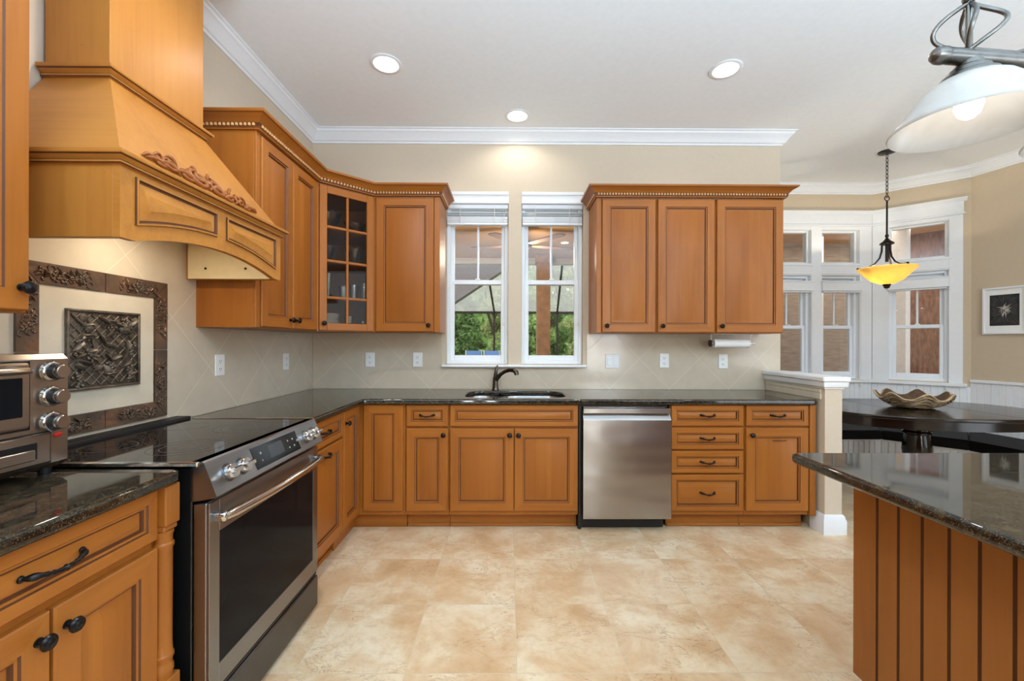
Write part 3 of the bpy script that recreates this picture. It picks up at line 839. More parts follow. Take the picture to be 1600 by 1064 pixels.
# ------------------------------------------------------------------ range
t = thing('electric_range', 'slide-in electric range with black glass cooktop and stainless oven door', 'appliance', (0, -2.215, 0), PI / 2)
RW = .752
b = MB(); b.box(.002, RW - .002, -.655, -.03, .03, .905, .003); b.build('body', M['black'], t)
b = MB(); b.box(-.012, RW + .006, -.688, -.02, .915, .926, .003); b.build('cooktop', M['ceram'], t)
for q in (-.024, RW - .002): b = MB(); b.box(q, q + .014, -.690, -.095, .9155, .930, .003); b.build('side_trim', M['chrome'], t)
b = MB(); b.box(-.02, RW + .01, -.085, -.012, .9145, .938, .004); b.build('rear_vent_strip', M['blackplastic'], t)
def ring(b, cx, cy, r, w=.0015): 
    n = 48; o = len(b.v)
    for rr in (r - w, r + w): b.v += [(cx + rr * math.cos(2 * PI * i / n), cy + rr * math.sin(2 * PI * i / n), .9264) for i in range(n)]
    for i in range(n): b.face([o + i, o + (i + 1) % n, o + n + (i + 1) % n, o + n + i])
for (cx, cy, rs, rays) in ((.19, -.50, (.115, .08), True), (.19, -.22, (.08,), True), (.56, -.50, (.14, .11, .08), False), (.56, -.22, (.08,), False)):
    b = MB()
    for r in rs: ring(b, cx, cy, r)
    if rays:
        for i in range(24):
            a = 2 * PI * i / 24; c_, s_ = math.cos(a), math.sin(a); o = len(b.v)
            for rr in (.028, .058): b.v += [(cx + c_ * rr - s_ * .0007, cy + s_ * rr + c_ * .0007, .9264), (cx + c_ * rr + s_ * .0007, cy + s_ * rr - c_ * .0007, .9264)]
            b.face([o, o + 1, o + 3, o + 2])
    b.build('burner_mark', M['burner'], t)
b = MB(); PP = [(-.655, .800), (-.728, .812), (-.734, .818), (-.694, .922), (-.688, .926), (-.655, .926)]; b.prism(PP, 0, 0, RW); b.build('control_panel', M['rangesteel'], t, smooth=.3)
nrm = Vector((0, -.104, -.04)).normalized(); slope = Vector((0, .04, .104)).normalized()
nrm = Vector((0, -.104, .040)).normalized()
def on_panel(x, f): return Vector((x, -.734, .818)) + Vector((0, .04, .104)) * f + Vector((x * 0, 0, 0))
for x in (.085, .155, RW - .135, RW - .065):
    b = MB(); b.lathe([(0, 0), (.025, 0), (.025, .020), (.023, .024), (0, .024)], 28, mats=None)
    b.box(-.0085, .0085, -.024, .024, .020, .040, .004)
    q = nrm.to_track_quat('Z', 'X').to_matrix().to_4x4(); b.xf(Matrix.Translation(on_panel(x, .48)) @ q); b.build('control_knob', M['chrome'], t)
    b = MB(); b.lathe([(0, .0), (.031, 0), (.030, .002), (0, .002)], 24); b.xf(Matrix.Translation(on_panel(x, .48)) @ q); b.build('knob_ring', M['slatesteel'], t)
def panel_slab(x0, x1, f0, f1, h):
    b = MB(); n_ = nrm * h; L = []
    for q in (nrm * -.001, n_): L.append([on_panel(x0, f0) + q, on_panel(x1, f0) + q, on_panel(x1, f1) + q, on_panel(x0, f1) + q])
    b.loft(L); return b
panel_slab(.225, .545, .14, .88, .0015).build('control_display', M['screen'], t)
for (x0, x1, f0, f1) in ((.268, .268, .34, .40), (.268, .272, .58, .66), (.462, .466, .34, .40), (.462, .466, .60, .66), (.50, .504, .34, .40), (.50, .504, .60, .66)): panel_slab(x0, x1 + .004, f0, f1, .002).build('touch_mark', M['digits'], t)
panel_slab(.325, .425, .3, .76, .0018).build('clock_window', plain('clock_glass', (44, 46, 50), .2), t)
# oven door with framed window
od = MB(); x0, x1, z0, z1 = .0, RW, .185, .795; yb, yf_ = -.660, -.706
od.box(x0, x1, yb, yf_ + .003, z0, z1, .004)
for (a, c, p, q) in ((x0 + .002, x0 + .050, z0 + .002, z1 - .002), (x1 - .050, x1 - .002, z0 + .002, z1 - .002), (x0 + .05, x1 - .05, z0 + .002, z0 + .075), (x0 + .05, x1 - .05, z1 - .105, z1 - .002)): od.box(a, c, yf_ + .006, yf_ - .004, p, q, .001)
D_ = od.build('oven_door', M['rangesteel'], t)
b = MB(); b.box(x0 + .05, x1 - .05, yf_ + .004, yf_ - .002, z0 + .075, z1 - .105, .001); b.build('oven_window', M['ovenwin'], D_)
b = MB(); P = []; 
for i in range(21):
    u = i / 20 * 2 - 1; P.append((RW / 2 + u * (RW / 2 - .028), yf_ - .034 - .020 * (1 - u * u), z1 - .052))
b.tube(P, [.012] + [.0165] * 19 + [.012], 14)
for sx in (.034, RW - .034): b.box(sx - .014, sx + .014, yf_ - .040, yf_ - .001, z1 - .066, z1 - .038, .004)
b.build('door_handle', M['chrome'], D_)
b = MB(); b.box(.002, RW - .002, -.705, -.655, .168, .180, .002); b.build('drawer_gap', M['black'], t)
b = MB(); b.box(.0, RW, -.712, -.657, .018, .165, .005); b.build('storage_drawer', M['slatesteel'], t)
b = MB()
for (x, y) in ((.06, -.60), (RW - .06, -.60), (.06, -.1), (RW - .06, -.1)): b.lathe([(0, .001), (.016, .001), (.016, .032), (0, .032)], 12, (x, y, 0))
b.build('levelling_feet', M['blackplastic'], t)

# ------------------------------------------------------------------ range hood
t = thing('range_hood', 'maple range hood with arched apron and carved scroll over the cooktop', 'hood', (0, 0, 0))
hx, ya, yb2 = .475, -2.262, -1.372
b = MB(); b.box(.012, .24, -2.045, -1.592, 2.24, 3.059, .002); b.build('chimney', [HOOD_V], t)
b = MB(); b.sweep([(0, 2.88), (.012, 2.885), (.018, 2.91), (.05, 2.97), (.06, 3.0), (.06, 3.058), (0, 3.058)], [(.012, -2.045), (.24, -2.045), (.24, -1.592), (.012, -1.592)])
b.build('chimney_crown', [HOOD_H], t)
b = MB()
TR = [(0, 0), (.009, 0), (.012, .004), (.012, .009), (.009, .012), (.022, .022), (.028, .025), (.030, .028), (.030, .037), (0, .037)]
TRM = [0, 1, 0, 1, 0, 1, 0, 0, 0, 0]
def ring_trim(b, x1_, y0_, y1_, z): b.sweep([(o, z + q) for o, q in TR], [(.012, y0_), (x1_, y0_), (x1_, y1_), (.012, y1_)], pm=TRM)
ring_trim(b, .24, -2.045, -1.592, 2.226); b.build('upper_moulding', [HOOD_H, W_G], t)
# flared canopy
b = MB(); L = [[(.012, ya, 1.868), (hx, ya, 1.868), (hx, yb2, 1.868), (.012, yb2, 1.868)], [(.012, -2.045, 2.23), (.24, -2.045, 2.23), (.24, -1.592, 2.23), (.012, -1.592, 2.23)]]
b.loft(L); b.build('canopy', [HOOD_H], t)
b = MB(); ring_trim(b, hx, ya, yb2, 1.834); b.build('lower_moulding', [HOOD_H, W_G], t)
# apron: two arched raised panels on an arched board, plus side boards
def arch(y):
    u = (y - (ya + yb2) / 2) / ((yb2 - ya) / 2 - .055); return 1.616 + (.056 * max(0, 1 - u * u) if abs(u) < 1 else 0)
ys = [ya + (yb2 - ya) * i / 64 for i in range(65)]
b = MB()
loops = []
for y in ys: loops.append([(hx - .022, y, arch(y)), (hx, y, arch(y)), (hx, y, 1.84), (hx - .022, y, 1.84)])
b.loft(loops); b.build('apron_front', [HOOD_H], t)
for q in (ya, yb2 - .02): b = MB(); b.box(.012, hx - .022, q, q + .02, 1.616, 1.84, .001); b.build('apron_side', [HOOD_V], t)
for (p0, p1) in ((-2.212, -1.842), (-1.788, -1.418)):
    b = MB(); n = 16
    def lp(ins, x):
        P = [(x, p0 + ins, 1.816 - ins), (x, p1 - ins, 1.816 - ins)][::-1]
        for i in range(n + 1):
            y = p0 + ins + (p1 - p0 - 2 * ins) * i / n; P.append((x, y, arch(y) + .048 + ins))
        return P
    b.loft([lp(0, hx + .0005), lp(.001, hx + .007), lp(.007, hx + .008), lp(.010, hx + .001), lp(.016, hx + .001), lp(.046, hx + .010), lp(.0465, hx + .011)], mats=[2, 1, 2, 2, 1, 1], cap0=False)
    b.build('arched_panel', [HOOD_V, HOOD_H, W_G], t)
b = MB(); b.box(.03, .44, ya + .03, yb2 - .03, 1.80, 1.815, .001); b.box(.03, .44, yb2 - .034, yb2 - .026, 1.618, 1.80, .001); b.box(.03, .44, ya + .026, ya + .034, 1.618, 1.80, .001);
b.build('liner', M['cream'], t)
b = MB()
for x in (.12, .32): b.sphere((x, yb2 - .036, 1.67), .006, 8)
b.build('liner_screws', M['bronze'], t)
# carved scroll on the canopy face
sl = Vector((.24 - hx, 0, 2.23 - 1.868)); sl_n = sl.normalized(); cn = Vector((sl.z, 0, -sl.x)).normalized()
def onface(u, v, h=0): return Vector((hx, -1.853 + u, 1.868)) + sl_n * v + cn * h
b = MB()
def scroll(u0, v0, r0, turns, a0, sg, rad=.009, lift=.010):
    P = []; R = []; n = int(26 * turns)
    for i in range(n + 1):
        f_ = i / n; a = a0 + sg * 2 * PI * turns * f_; r = r0 * (1 - .82 * f_)
        P.append(onface(u0 + r * math.cos(a), v0 + r * math.sin(a) * .9, lift * (.5 + f_))); R.append(rad * (1 - .4 * f_))
    b.tube(P, R, 8)
def leaf(u0, v0, a, L, wd):
    P = []; R = []
    for i in range(9):
        f_ = i / 8; P.append(onface(u0 + math.cos(a) * L * f_, v0 + math.sin(a) * L * f_ + .010 * math.sin(f_ * PI), .004 + .008 * math.sin(f_ * PI))); R.append(.001 + wd * math.sin(PI * min(1, f_ * .92 + .05)) ** .8)
    b.tube(P, R, 8)
for sg in (1, -1):
    scroll(sg * .045, .066, .046, 1.7, PI / 2, -sg, .010)
    scroll(sg * .115, .058, .030, 1.7, PI if sg > 0 else 0, sg, .007)
    scroll(sg * .185, .062, .032, 1.6, PI / 2, -sg, .007); scroll(sg * .240, .050, .020, 1.4, PI if sg > 0 else 0, sg, .006)
    for (u, v, a, L, wd) in ((.0, .040, .35, .09, .008), (.08, .036, .2, .09, .008), (.15, .034, .3, .09, .007), (.21, .034, .1, .09, .006), (.14, .080, .7, .045, .006), (.205, .085, -.3, .05, .005), (.26, .046, -.05, .05, .006), (.03, .10, 1.0, .03, .005)):
        leaf(sg * u, v, a if sg > 0 else PI - a, L, wd)
b.lathe([(0, .02), (.010, .018), (.014, .010), (.014, 0), (0, 0)], 14); 
st = len(b.v) - 14 * 5; mm = cn.to_track_quat('Z', 'Y').to_matrix().to_4x4(); b.xf(Matrix.Translation(onface(0, .066)) @ mm, st)
b.build('carved_scroll', [wood('carved_maple', 0, (150, 88, 40))], t)
# hood task light
hl = MB(); hl.lathe([(0, 1.796), (.03, 1.796), (.03, 1.8), (0, 1.8)], 16, (.24, -1.82, 0)); hl.build('task_lamp', M['lens'], t)
light('hood_task_light', 'AREA', (.24, -1.82, 1.792), 2.4, (1, .88, .70), (0, 0, 0), t, shape='DISK', size=.12)

# ------------------------------------------------------------------ wall cabinets
UZ0, UZ1, UD = 1.378, 2.410, .308
def upper_body(t, x0, x1, d=UD):
    b = MB(); b.box(x0, x1, -d, -.003, UZ0, UZ1, .0015); b.build('carcass', [W_V], t)


UH = 1.016
t = thing('wall_cabinet', 'double-door maple wall cabinet between hood and glass corner cabinet', 'cabinet', (0, -1.320, 0), PI / 2); upper_body(t, 0, .716)
door(t, .040, UZ0 + .006, .322, UH, -UD, knob=(.290, .050)); door(t, .368, UZ0 + .006, .322, UH, -UD, knob=(.032, .050))
b = MB(); b.box(.0, .036, -UD - .012, -UD, UZ0, UZ1, .002); b.build('end_stile', [W_V], t)
t = thing('wall_cabinet', 'single-door maple wall cabinet beside the sink windows', 'cabinet', (.616, 0, 0)); upper_body(t, 0, .500)
door(t, .018, UZ0 + .006, .436, UH, -UD, knob=(.402, .048))
b = MB(); b.box(.458, .500, -UD - .012, -UD, UZ0, UZ1, .002); b.build('end_stile', [W_V], t)
RL = ['maple wall cabinet next to the sink window, first of the three-door row', 'maple wall cabinet in the middle of the three-door row', 'maple wall cabinet above the paper towel roll']
for i, (x0, x1) in enumerate(((2.312, 2.770), (2.771, 3.222), (3.223, 3.748))):
    t = thing('wall_cabinet', RL[i], 'cabinet', (x0, 0, 0)); upper_body(t, 0, x1 - x0)
    a = .042 if i == 0 else .008; c_ = .008 if i < 2 else .008
    door(t, a, UZ0 + .006, x1 - x0 - a - c_, UH, -UD, knob=(.034, .048))
    if i == 0: b = MB(); b.box(0, .038, -UD - .010, -UD, UZ0, UZ1, .002); b.build('end_stile', [W_V], t)
# near wall cabinet beside the hood
t = thing('wall_cabinet', 'tall maple wall cabinet above the toaster oven, cut by the picture edge', 'cabinet', (0, -2.95, 0), PI / 2)
b = MB(); b.box(0, .587, -UD, -.012, UZ0, 2.62, .0015); b.build('carcass', [W_V], t)
door(t, .012, UZ0 + .006, .272, 1.225, -UD, hw=M['knob'], knob=(.03, .05)); door(t, .290, UZ0 + .006, .290, 1.225, -UD, knob=(.268, .062), hw=M['knob'])

# diagonal corner cabinet with glass door
P0, P1 = Vector((.308, -.604, 0)), Vector((.614, -.308, 0)); dv = (P1 - P0); DL = dv.length; da = math.atan2(dv.y, dv.x)
t = thing('corner_wall_cabinet', 'diagonal corner wall cabinet with an eight-light glass door', 'cabinet')
b = MB()
poly = [(.003, -.003), (.003, -.602), (.308, -.602), (.612, -.308), (.612, -.003)]
for (z0, z1) in ((UZ0, UZ0 + .02), (UZ1 - .02, UZ1)): b.prism(poly, 2, z0, z1)
b.box(.003, .018, -.602, -.003, UZ0 + .02, UZ1 - .02); b.box(.018, .612, -.018, -.003, UZ0 + .02, UZ1 - .02)
b.box(.018, .308, -.602, -.587, UZ0 + .02, UZ1 - .02); b.box(.597, .612, -.308, -.018, UZ0 + .02, UZ1 - .02)
b.build('carcass', [W_V], t)
sh = [(.02, -.02), (.02, -.585), (.295, -.585), (.595, -.300), (.595, -.02)]
SHZ = [1.628, 1.888, 2.126]
for z in SHZ: b = MB(); b.prism(sh, 2, z - .018, z); b.build('shelf', [W_H], t)
d = MB(); w, h, fw, tt = DL - .030, UH, .052, .021
d.box(0, fw, -tt, 0, 0, h, .003, 0); d.box(w - fw, w, -tt, 0, 0, h, .003, 0); d.box(fw, w - fw, -tt, 0, 0, fw, .003, 1); d.box(fw, w - fw, -tt, 0, h - fw, h, .003, 1)
d.box(w / 2 - .009, w / 2 + .009, -tt + .003, -.004, fw, h - fw, .003, 0)
for z in SHZ: d.box(fw, w - fw, -tt + .003, -.004, z - UZ0 - .006 - .020, z - UZ0 - .006 - .002, .003, 1)
nn = Vector((dv.y, -dv.x, 0)).normalized()
dl = P0 + dv.normalized() * .015
D_ = d.build('door', FRONT, t, (dl.x, dl.y, UZ0 + .006), da)
g = MB(); g.box(fw - .004, w - fw + .004, -.010, -.007, fw - .004, h - fw + .004); g.build('pane', M['cabglass'], D_)
knob_mb(.026, -.021, .05).build('knob', M['bronze'], D_)
b = MB(); b.box(0, .013, -.012, 0, 0, UZ1 - UZ0, .002); b.box(DL - .013, DL, -.012, 0, 0, UZ1 - UZ0, .002); b.build('corner_stile', [W_V], t, (P0.x, P0.y, UZ0), da)

# cabinet crown with dentil course
CC = [(-.020, 0), (.010, 0), (.012, .005), (.012, .008), (.016, .010), (.016, .027), (.019, .030), (.022, .034), (.036, .050), (.058, .062), (.062, .064), (.066, .067), (.070, .078), (-.020, .078)]
CCM = [0, 0, 1, 0, 1, 1, 0, 0, 0, 1, 0, 0, 0, 0]
def cab_crown(path, label):
    t = thing('cabinet_crown', label, 'crown moulding')
    b = MB(); b.sweep([(o, UZ1 + .0005 + z) for o, z in CC], path, pm=CCM); b.build('moulding', [W_H, W_G], t, smooth=.4)
    b = MB()
    for i in range(len(path) - 1):
        a = Vector(path[i] + (0,)); c = Vector(path[i + 1] + (0,)); d_ = c - a; L = d_.length; n = max(1, int(L / .0215)); an = math.atan2(d_.y, d_.x)
        for j in range(n):
            s0 = len(b.v); x = (j + .5) * L / n; b.box(x - .0062, x + .0062, -.0235, -.0155, UZ1 + .014, UZ1 + .028, .001)
            b.xf(Matrix.Translation(a) @ Matrix.Rotation(an, 4, 'Z'), s0)
    b.build('dentil', [wood('pale_maple_dentil', 0, (222, 172, 116))], t)
    return t


o_ = .329
cab_crown([(.003, -1.322), (o_, -1.322), (o_, -.612), (.622, -o_), (1.118, -o_), (1.118, -.003)], 'maple crown with dentils over the corner run of wall cabinets')
cab_crown([(2.310, -.003), (2.310, -o_), (3.750, -o_), (3.750, -.003)], 'maple crown with dentils over the three-door wall cabinets')
b = MB(); b.sweep([(o, 2.6205 + z) for o, z in CC], [(.003, -2.952), (o_, -2.952), (o_, -2.361), (.003, -2.361)], pm=CCM)
tag(b.build('cabinet_crown', [W_H, W_G]), 'maple crown on the tall wall cabinet above the toaster oven', 'crown moulding')

# things in the glass cabinet
def centre(f, g_): return (.10 + f, -.10 - g_)
def tumbler(r, h): b = MB(); b.lathe([(0, .001), (r * .8, .001), (r, h), (r - .0025, h), (r * .8 - .002, .006), (0, .006)], 18, cap=False); return b
def bowlg(r, h):
    b = MB(); n = 24; P = [(r * .4, .001), (r * .45, .006), (r * .8, h * .5), (r, h), (r - .004, h), (r * .78, h * .5), (r * .4, .01)]
    b.lathe(P, n)
    for i in range(len(b.v)):
        x, y, z = b.v[i]; a = math.atan2(y, x); s_ = 1 + .05 * math.cos(a * 8) * (z / h); b.v[i] = (x * s_, y * s_, z + (.010 * math.cos(a * 8) if z > h * .9 else 0))
    return b
tag(bowlg(.105, .125).build('glass_bowl', M['vessel'], None, (.290, -.395, SHZ[2] + .001)), 'scalloped clear glass bowl on the top shelf, the taller one', 'bowl')
tag(bowlg(.085, .085).build('glass_bowl', M['vessel'], None, (.455, -.262, SHZ[2] + .001)), 'smaller clear glass bowl on the top cabinet shelf', 'bowl')
tag(bowlg(.070, .110).build('glass_pitcher', M['vessel'], None, (.292, -.420, SHZ[1] + .001)), 'clear glass vase on the second shelf near the knob side', 'vase')
tag(bowlg(.080, .130).build('glass_pitcher', M['vessel'], None, (.450, -.262, SHZ[1] + .001)), 'clear glass vase on the second shelf near the hinge side', 'vase')
def jar(name, r, h, m, loc, label, cat):
    t = thing(name, label, cat, loc); tumbler(r, h).build('vessel', M['vessel'], t)
    c = MB(); c.lathe([(0, .008), (r * .74, .008), (r * .9, h * .86), (0, h * .88)], 16); c.build('contents', m, t)
jar('glass_jar', .052, .17, plain('green_leaf_jar', (58, 96, 48), .6, noise_amt=.3), (.322, -.475, SHZ[0] + .001), 'glass jar with something dark green on the third cabinet shelf', 'jar')
for i, (x, y, h) in enumerate(((.395, -.345, .095), (.455, -.290, .11), (.512, -.238, .135))):
    tag(tumbler(.036, h).build('drinking_glass', M['vessel'], None, (x, y, SHZ[0] + .001)), ['short clear tumbler beside the green jar', 'middle clear tumbler on the third cabinet shelf', 'tall clear tumbler on the third cabinet shelf'][i], 'glass', 'tumblers in the corner cabinet')
tag(tumbler(.034, .10).build('drinking_glass', M['vessel'], None, (.43, -.325, UZ0 + .021)), 'clear tumbler beside the plates on the cabinet floor', 'glass', 'tumblers in the corner cabinet')
tag(tumbler(.040, .07).build('drinking_glass', M['vessel'], None, (.505, -.245, UZ0 + .021)), 'low clear tumbler at the hinge side on the cabinet floor', 'glass', 'tumblers in the corner cabinet')
pl = MB(); pl.lathe([(0, .0), (.065, .0), (.070, .004), (.105, .0145), (.106, .0165), (.068, .0075), (0, .006)], 32)
p0 = None
for i in range(9):
    z = UZ0 + .021 + i * .0118
    if p0 is None: p0 = pl.build('dinner_plate', M['china'], None, (.292, -.430, z)); o = p0
    else: o = p0.copy(); COL.objects.link(o); o.location = (.292 + random.uniform(-.004, .004), -.430 + random.uniform(-.004, .004), z)
    tag(o, 'white plate in the stack at the bottom of the glass corner cabinet', 'plate', 'plates stacked in the corner cabinet')

# ------------------------------------------------------------------ relief tile feature behind the range
t = thing('accent_tile_panel', 'square bronze grapevine tile feature framed in relief border behind the range', 'tile panel', (.0105, -2.135, 0), PI / 2)
b = MB(); b.box(.072, .545, -.004, 0, 1.025, 1.500, .001); b.build('field_tiles', M['fieldtile'], t)
def border(pts, rich):
    b = MB(); b.loft([[(x, 0, z) for x, z in pts], [(x, -.009, z) for x, z in pts]])
    xs = [p[0] for p in pts]; zs = [p[1] for p in pts]; hor = (max(xs) - min(xs)) > (max(zs) - min(zs))
    L = max(max(xs) - min(xs), max(zs) - min(zs))
    for i in range(34):
        f_ = (i + .5) / 34; c = random.uniform(-.022, .022)
        if hor: x, z = min(xs) + .06 + (L - .12) * f_, (min(zs) + max(zs)) / 2 + c
        else: x, z = (min(xs) + max(xs)) / 2 + c, min(zs) + .06 + (L - .12) * f_
        kind = random.random()
        if kind < .4:
            for q in range(5): b.sphere((x + random.uniform(-.009, .009), -.010, z + random.uniform(-.009, .009)), .0042, 8)
        elif kind < .7: b.tube([(x + .012 * math.cos(a), -.010, z + .012 * math.sin(a)) for a in [k_ * PI / 6 for k_ in range(10)]], .0022, 6)
        else: a_ = random.uniform(0, 6.28); c_, s_ = math.cos(a_) * .015, math.sin(a_) * .015; b.tube([(x - c_, -.009, z - s_), (x, -.013, z), (x + c_, -.009, z + s_)], [.001, .008, .001], 8, flat=.5)
    if hor: x0_, x1_ = min(xs) + .075, max(xs) - .075; zc_ = (min(zs) + max(zs)) / 2; b.tube([(x0_ + (x1_ - x0_) * k_ / 24, -.010, zc_ + .016 * math.sin(k_ * .9)) for k_ in range(25)], .0026, 6)
    else: z0_, z1_ = min(zs) + .075, max(zs) - .075; xc_ = (min(xs) + max(xs)) / 2; b.tube([(xc_ + .016 * math.sin(k_ * .9), -.010, z0_ + (z1_ - z0_) * k_ / 24) for k_ in range(25)], .0026, 6)
    b.build('border_tile', M['relief'], t)
g = .0015; xm = .3085; zm = 1.264
border([(0, 1.577), (.070, 1.502), (xm - g, 1.502), (xm - g, 1.577)], 1); border([(xm + g, 1.577), (xm + g, 1.502), (.547, 1.502), (.617, 1.577)], 1)
border([(0, .951), (.070, 1.023), (xm - g, 1.023), (xm - g, .951)], 1); border([(xm + g, .951), (xm + g, 1.023), (.547, 1.023), (.617, .951)], 1)
border([(-.0, .953), (.068, 1.026), (.068, zm - g), (0, zm - g)], 1); border([(0, zm + g), (.068, zm + g), (.068, 1.50), (0, 1.575)], 1)
border([(.617, .953), (.549, 1.026), (.549, zm - g), (.617, zm - g)], 1); border([(.617, zm + g), (.549, zm + g), (.549, 1.50), (.617, 1.575)], 1)
b = MB(); x0, x1, z0, z1 = .155, .463, 1.115, 1.424
b.box(x0, x1, -.008, -.004, z0, z1, .001)
for (a, c, p, q) in ((x0, x1, z0, z0 + .010), (x0, x1, z1 - .010, z1), (x0, x0 + .010, z0 + .01, z1 - .01), (x1 - .010, x1, z0 + .01, z1 - .01)): b.box(a, c, -.017, -.008, p, q, .002)
S_ = x1 - x0 - .024
for k_ in range(-7, 8):
    for sg in (1, -1):
        off = k_ * .040; P = []
        for f_ in range(41):
            u = -.5 + f_ / 40; xx = u * S_; zz = sg * xx + off
            if abs(zz) < S_ / 2: P.append((.309 + xx, -.0095, 1.2695 + zz))
        if len(P) > 3: b.tube([P[0], P[-1]], .0032, 8)
b.tube([(.172, -.012, 1.405), (.20, -.016, 1.375), (.225, -.016, 1.362), (.245, -.015, 1.335), (.25, -.015, 1.30), (.262, -.014, 1.26)], [.005, .005, .0045, .004, .004, .002], 8)
for (cx, cz, n) in ((.40, 1.365, 46), (.245, 1.335, 34), (.255, 1.24, 40), (.33, 1.19, 30), (.41, 1.17, 46), (.20, 1.155, 26), (.335, 1.355, 24), (.42, 1.27, 16), (.19, 1.27, 16)):
    for i in range(n):
        f_ = i / n; b.sphere((cx + random.gauss(0, .014 * (1 - .5 * f_)), -.012 - random.uniform(0, .005), cz + .03 - .06 * f_), .0058, 8)
for i in range(34):
    x, z, a = random.uniform(x0 + .03, x1 - .03), random.uniform(z0 + .03, z1 - .03), random.uniform(0, 6.28)
    L = random.uniform(.018, .034); c_, s_ = math.cos(a) * L, math.sin(a) * L
    b.tube([(x - c_, -.009, z - s_), (x - c_ * .3, -.017, z - s_ * .3), (x + c_ * .5, -.015, z + s_ * .5), (x + c_, -.009, z + s_)], [.001, .016, .012, .001], 8, flat=.4)
b.build('centre_tile', M['relief2'], t)

# ------------------------------------------------------------------ toaster oven
t = thing('toaster_oven', 'stainless toaster oven with three black knobs on the near granite worktop', 'appliance', (.02, -2.70, .914), PI / 2)
tx = .452; ty = -.300; th = .350
b = MB(); b.box(0, tx, ty, 0, .022, th, .014); b.build('housing', M['toastersteel'], t)
fy = ty
b = MB(); b.box(.004, .338, fy - .002, fy + .004, .142, .334, .001); b.build('door_gap', M['black'], t)
b = MB(); b.box(.010, .330, fy - .014, fy + .002, .149, .328, .006)
dr = b.build('oven_door', M['toastersteel'], t)
b = MB(); b.box(.036, .308, fy - .0155, fy - .0135, .182, .288, .001); b.build('door_window', M['ovenwin'], dr)
b = MB(); b.tube([(.03, fy - .012, .308), (.032, fy - .040, .308), (.045, fy - .052, .308), (.285, fy - .052, .308), (.302, fy - .040, .308), (.304, fy - .012, .308)], .009, 12); b.build('door_handle', M['toastersteel'], dr)
for z in (.300, .228, .154):
    q = Matrix.Translation((.394, fy - .0005, z)) @ Matrix.Rotation(PI / 2, 4, 'X')
    b = MB(); b.lathe([(0, 0), (.028, 0), (.028, .005), (.025, .007), (.0, .007)], 28); b.xf(q); kr = b.build('control_knob', M['chrome'], t)
    b = MB(); b.lathe([(.0225, .007), (.0215, .024), (.0195, .025)], 28); b.xf(q); b.build('knob_grip', M['blackplastic'], kr)
    b = MB(); b.lathe([(.0200, .0245), (.0198, .033), (.0178, .036), (0, .036)], 28); b.xf(q); b.build('knob_cap', M['toastersteel'], kr)
b = MB(); b.lathe([(0, 0), (.010, 0), (.009, .003), (.005, .005), (0, .0055)], 16); b.xf(Matrix.Translation((.410, fy - .0005, .114)) @ Matrix.Rotation(PI / 2, 4, 'X') @ Matrix.Diagonal((1.2, .75, 1, 1))); b.build('power_lamp', M['red'], t)
b = MB(); b.box(.006, .392, fy - .0015, fy + .004, .036, .130, .001); b.build('tray_gap', M['black'], t)
b = MB(); b.box(.010, .388, fy - .007, fy + .002, .040, .126, .008); ct = b.build('crumb_tray', M['toastersteel'], t)
b = MB(); b.box(.05, .350, fy - .0085, fy - .0065, .058, .104, .001); b.build('tray_slot', M['black'], ct)
b = MB(); b.box(.05, .342, fy - .014, fy - .0085, .056, .086, .003); b.build('tray_lip', M['toastersteel'], ct)
for z in (.300, .228, .154):
    b = MB()
    for i in range(7):
        a = PI * (.15 + .7 * i / 6); cx, cz = .394 + .034 * math.cos(a), z + .034 * math.sin(a) - .004; b.box(cx - .003, cx + .003, fy - .0012, fy + .001, cz - .0012, cz + .0012)
    b.build('dial_marks', M['slot'], t)
for (x, y) in ((.04, -.26), (.412, -.26), (.04, -.04), (.412, -.04)):
    b = MB(); b.lathe([(0, .0005), (.014, .0005), (.017, .024), (0, .024)], 14, (x, y, 0)); b.build('foot', M['blackplastic'], t)

# ------------------------------------------------------------------ outlets, switch, paper towel
def wallplate(loc, rotz, label, cat='outlet', name='wall_outlet'):
    t = thing(name, label, cat, loc, rotz, None)
    w = .078 if name == 'wall_outlet' else .116
    b = MB(); b.box(-w / 2, w / 2, -.006, 0, -.060, .060, .003); b.build('cover_plate', M['plate'], t)
    if name == 'wall_outlet':
        for z in (-.022, .022):
            b = MB(); b.lathe([(0, 0), (.0165, 0), (.016, .002), (0, .002)], 18); b.xf(Matrix.Translation((0, -.006, z)) @ Matrix.Rotation(PI / 2, 4, 'X')); r = b.build('receptacle', M['plate'], t)
            b = MB(); b.box(-.008, -.0055, -.0084, -.0078, z - .003, z + .007); b.box(.0055, .008, -.0084, -.0078, z - .003, z + .006); b.box(-.0025, .0025, -.0084, -.0078, z - .011, z - .007); b.build('slots', M['slot'], r)
    else:
        for x in (-.024, .024): b = MB(); b.box(x - .017, x + .017, -.009, -.006, -.034, .034, .002); b.build('rocker', M['vinyl'], t)
    return t


TB = -.0105
for x, z, lb in ((.488, 1.157, 'white duplex outlet on the back tile under the glass corner cabinet'), (.884, 1.158, 'white duplex outlet under the single-door wall cabinet'), (2.945, 1.155, 'white duplex outlet between the light switch and the paper towel'), (3.439, 1.150, 'white duplex outlet beneath the paper towel roll')):
    wallplate((x, TB, z), 0, lb)
wallplate((2.509, TB, 1.150), 0, 'white double rocker switch on the tile beside the sink window', 'switch', 'light_switch')
wallplate((-TB, -1.145, 1.170), PI / 2, 'white duplex outlet on the side wall just past the range'); wallplate((-TB, -.436, 1.159), PI / 2, 'white duplex outlet on the side wall near the corner')

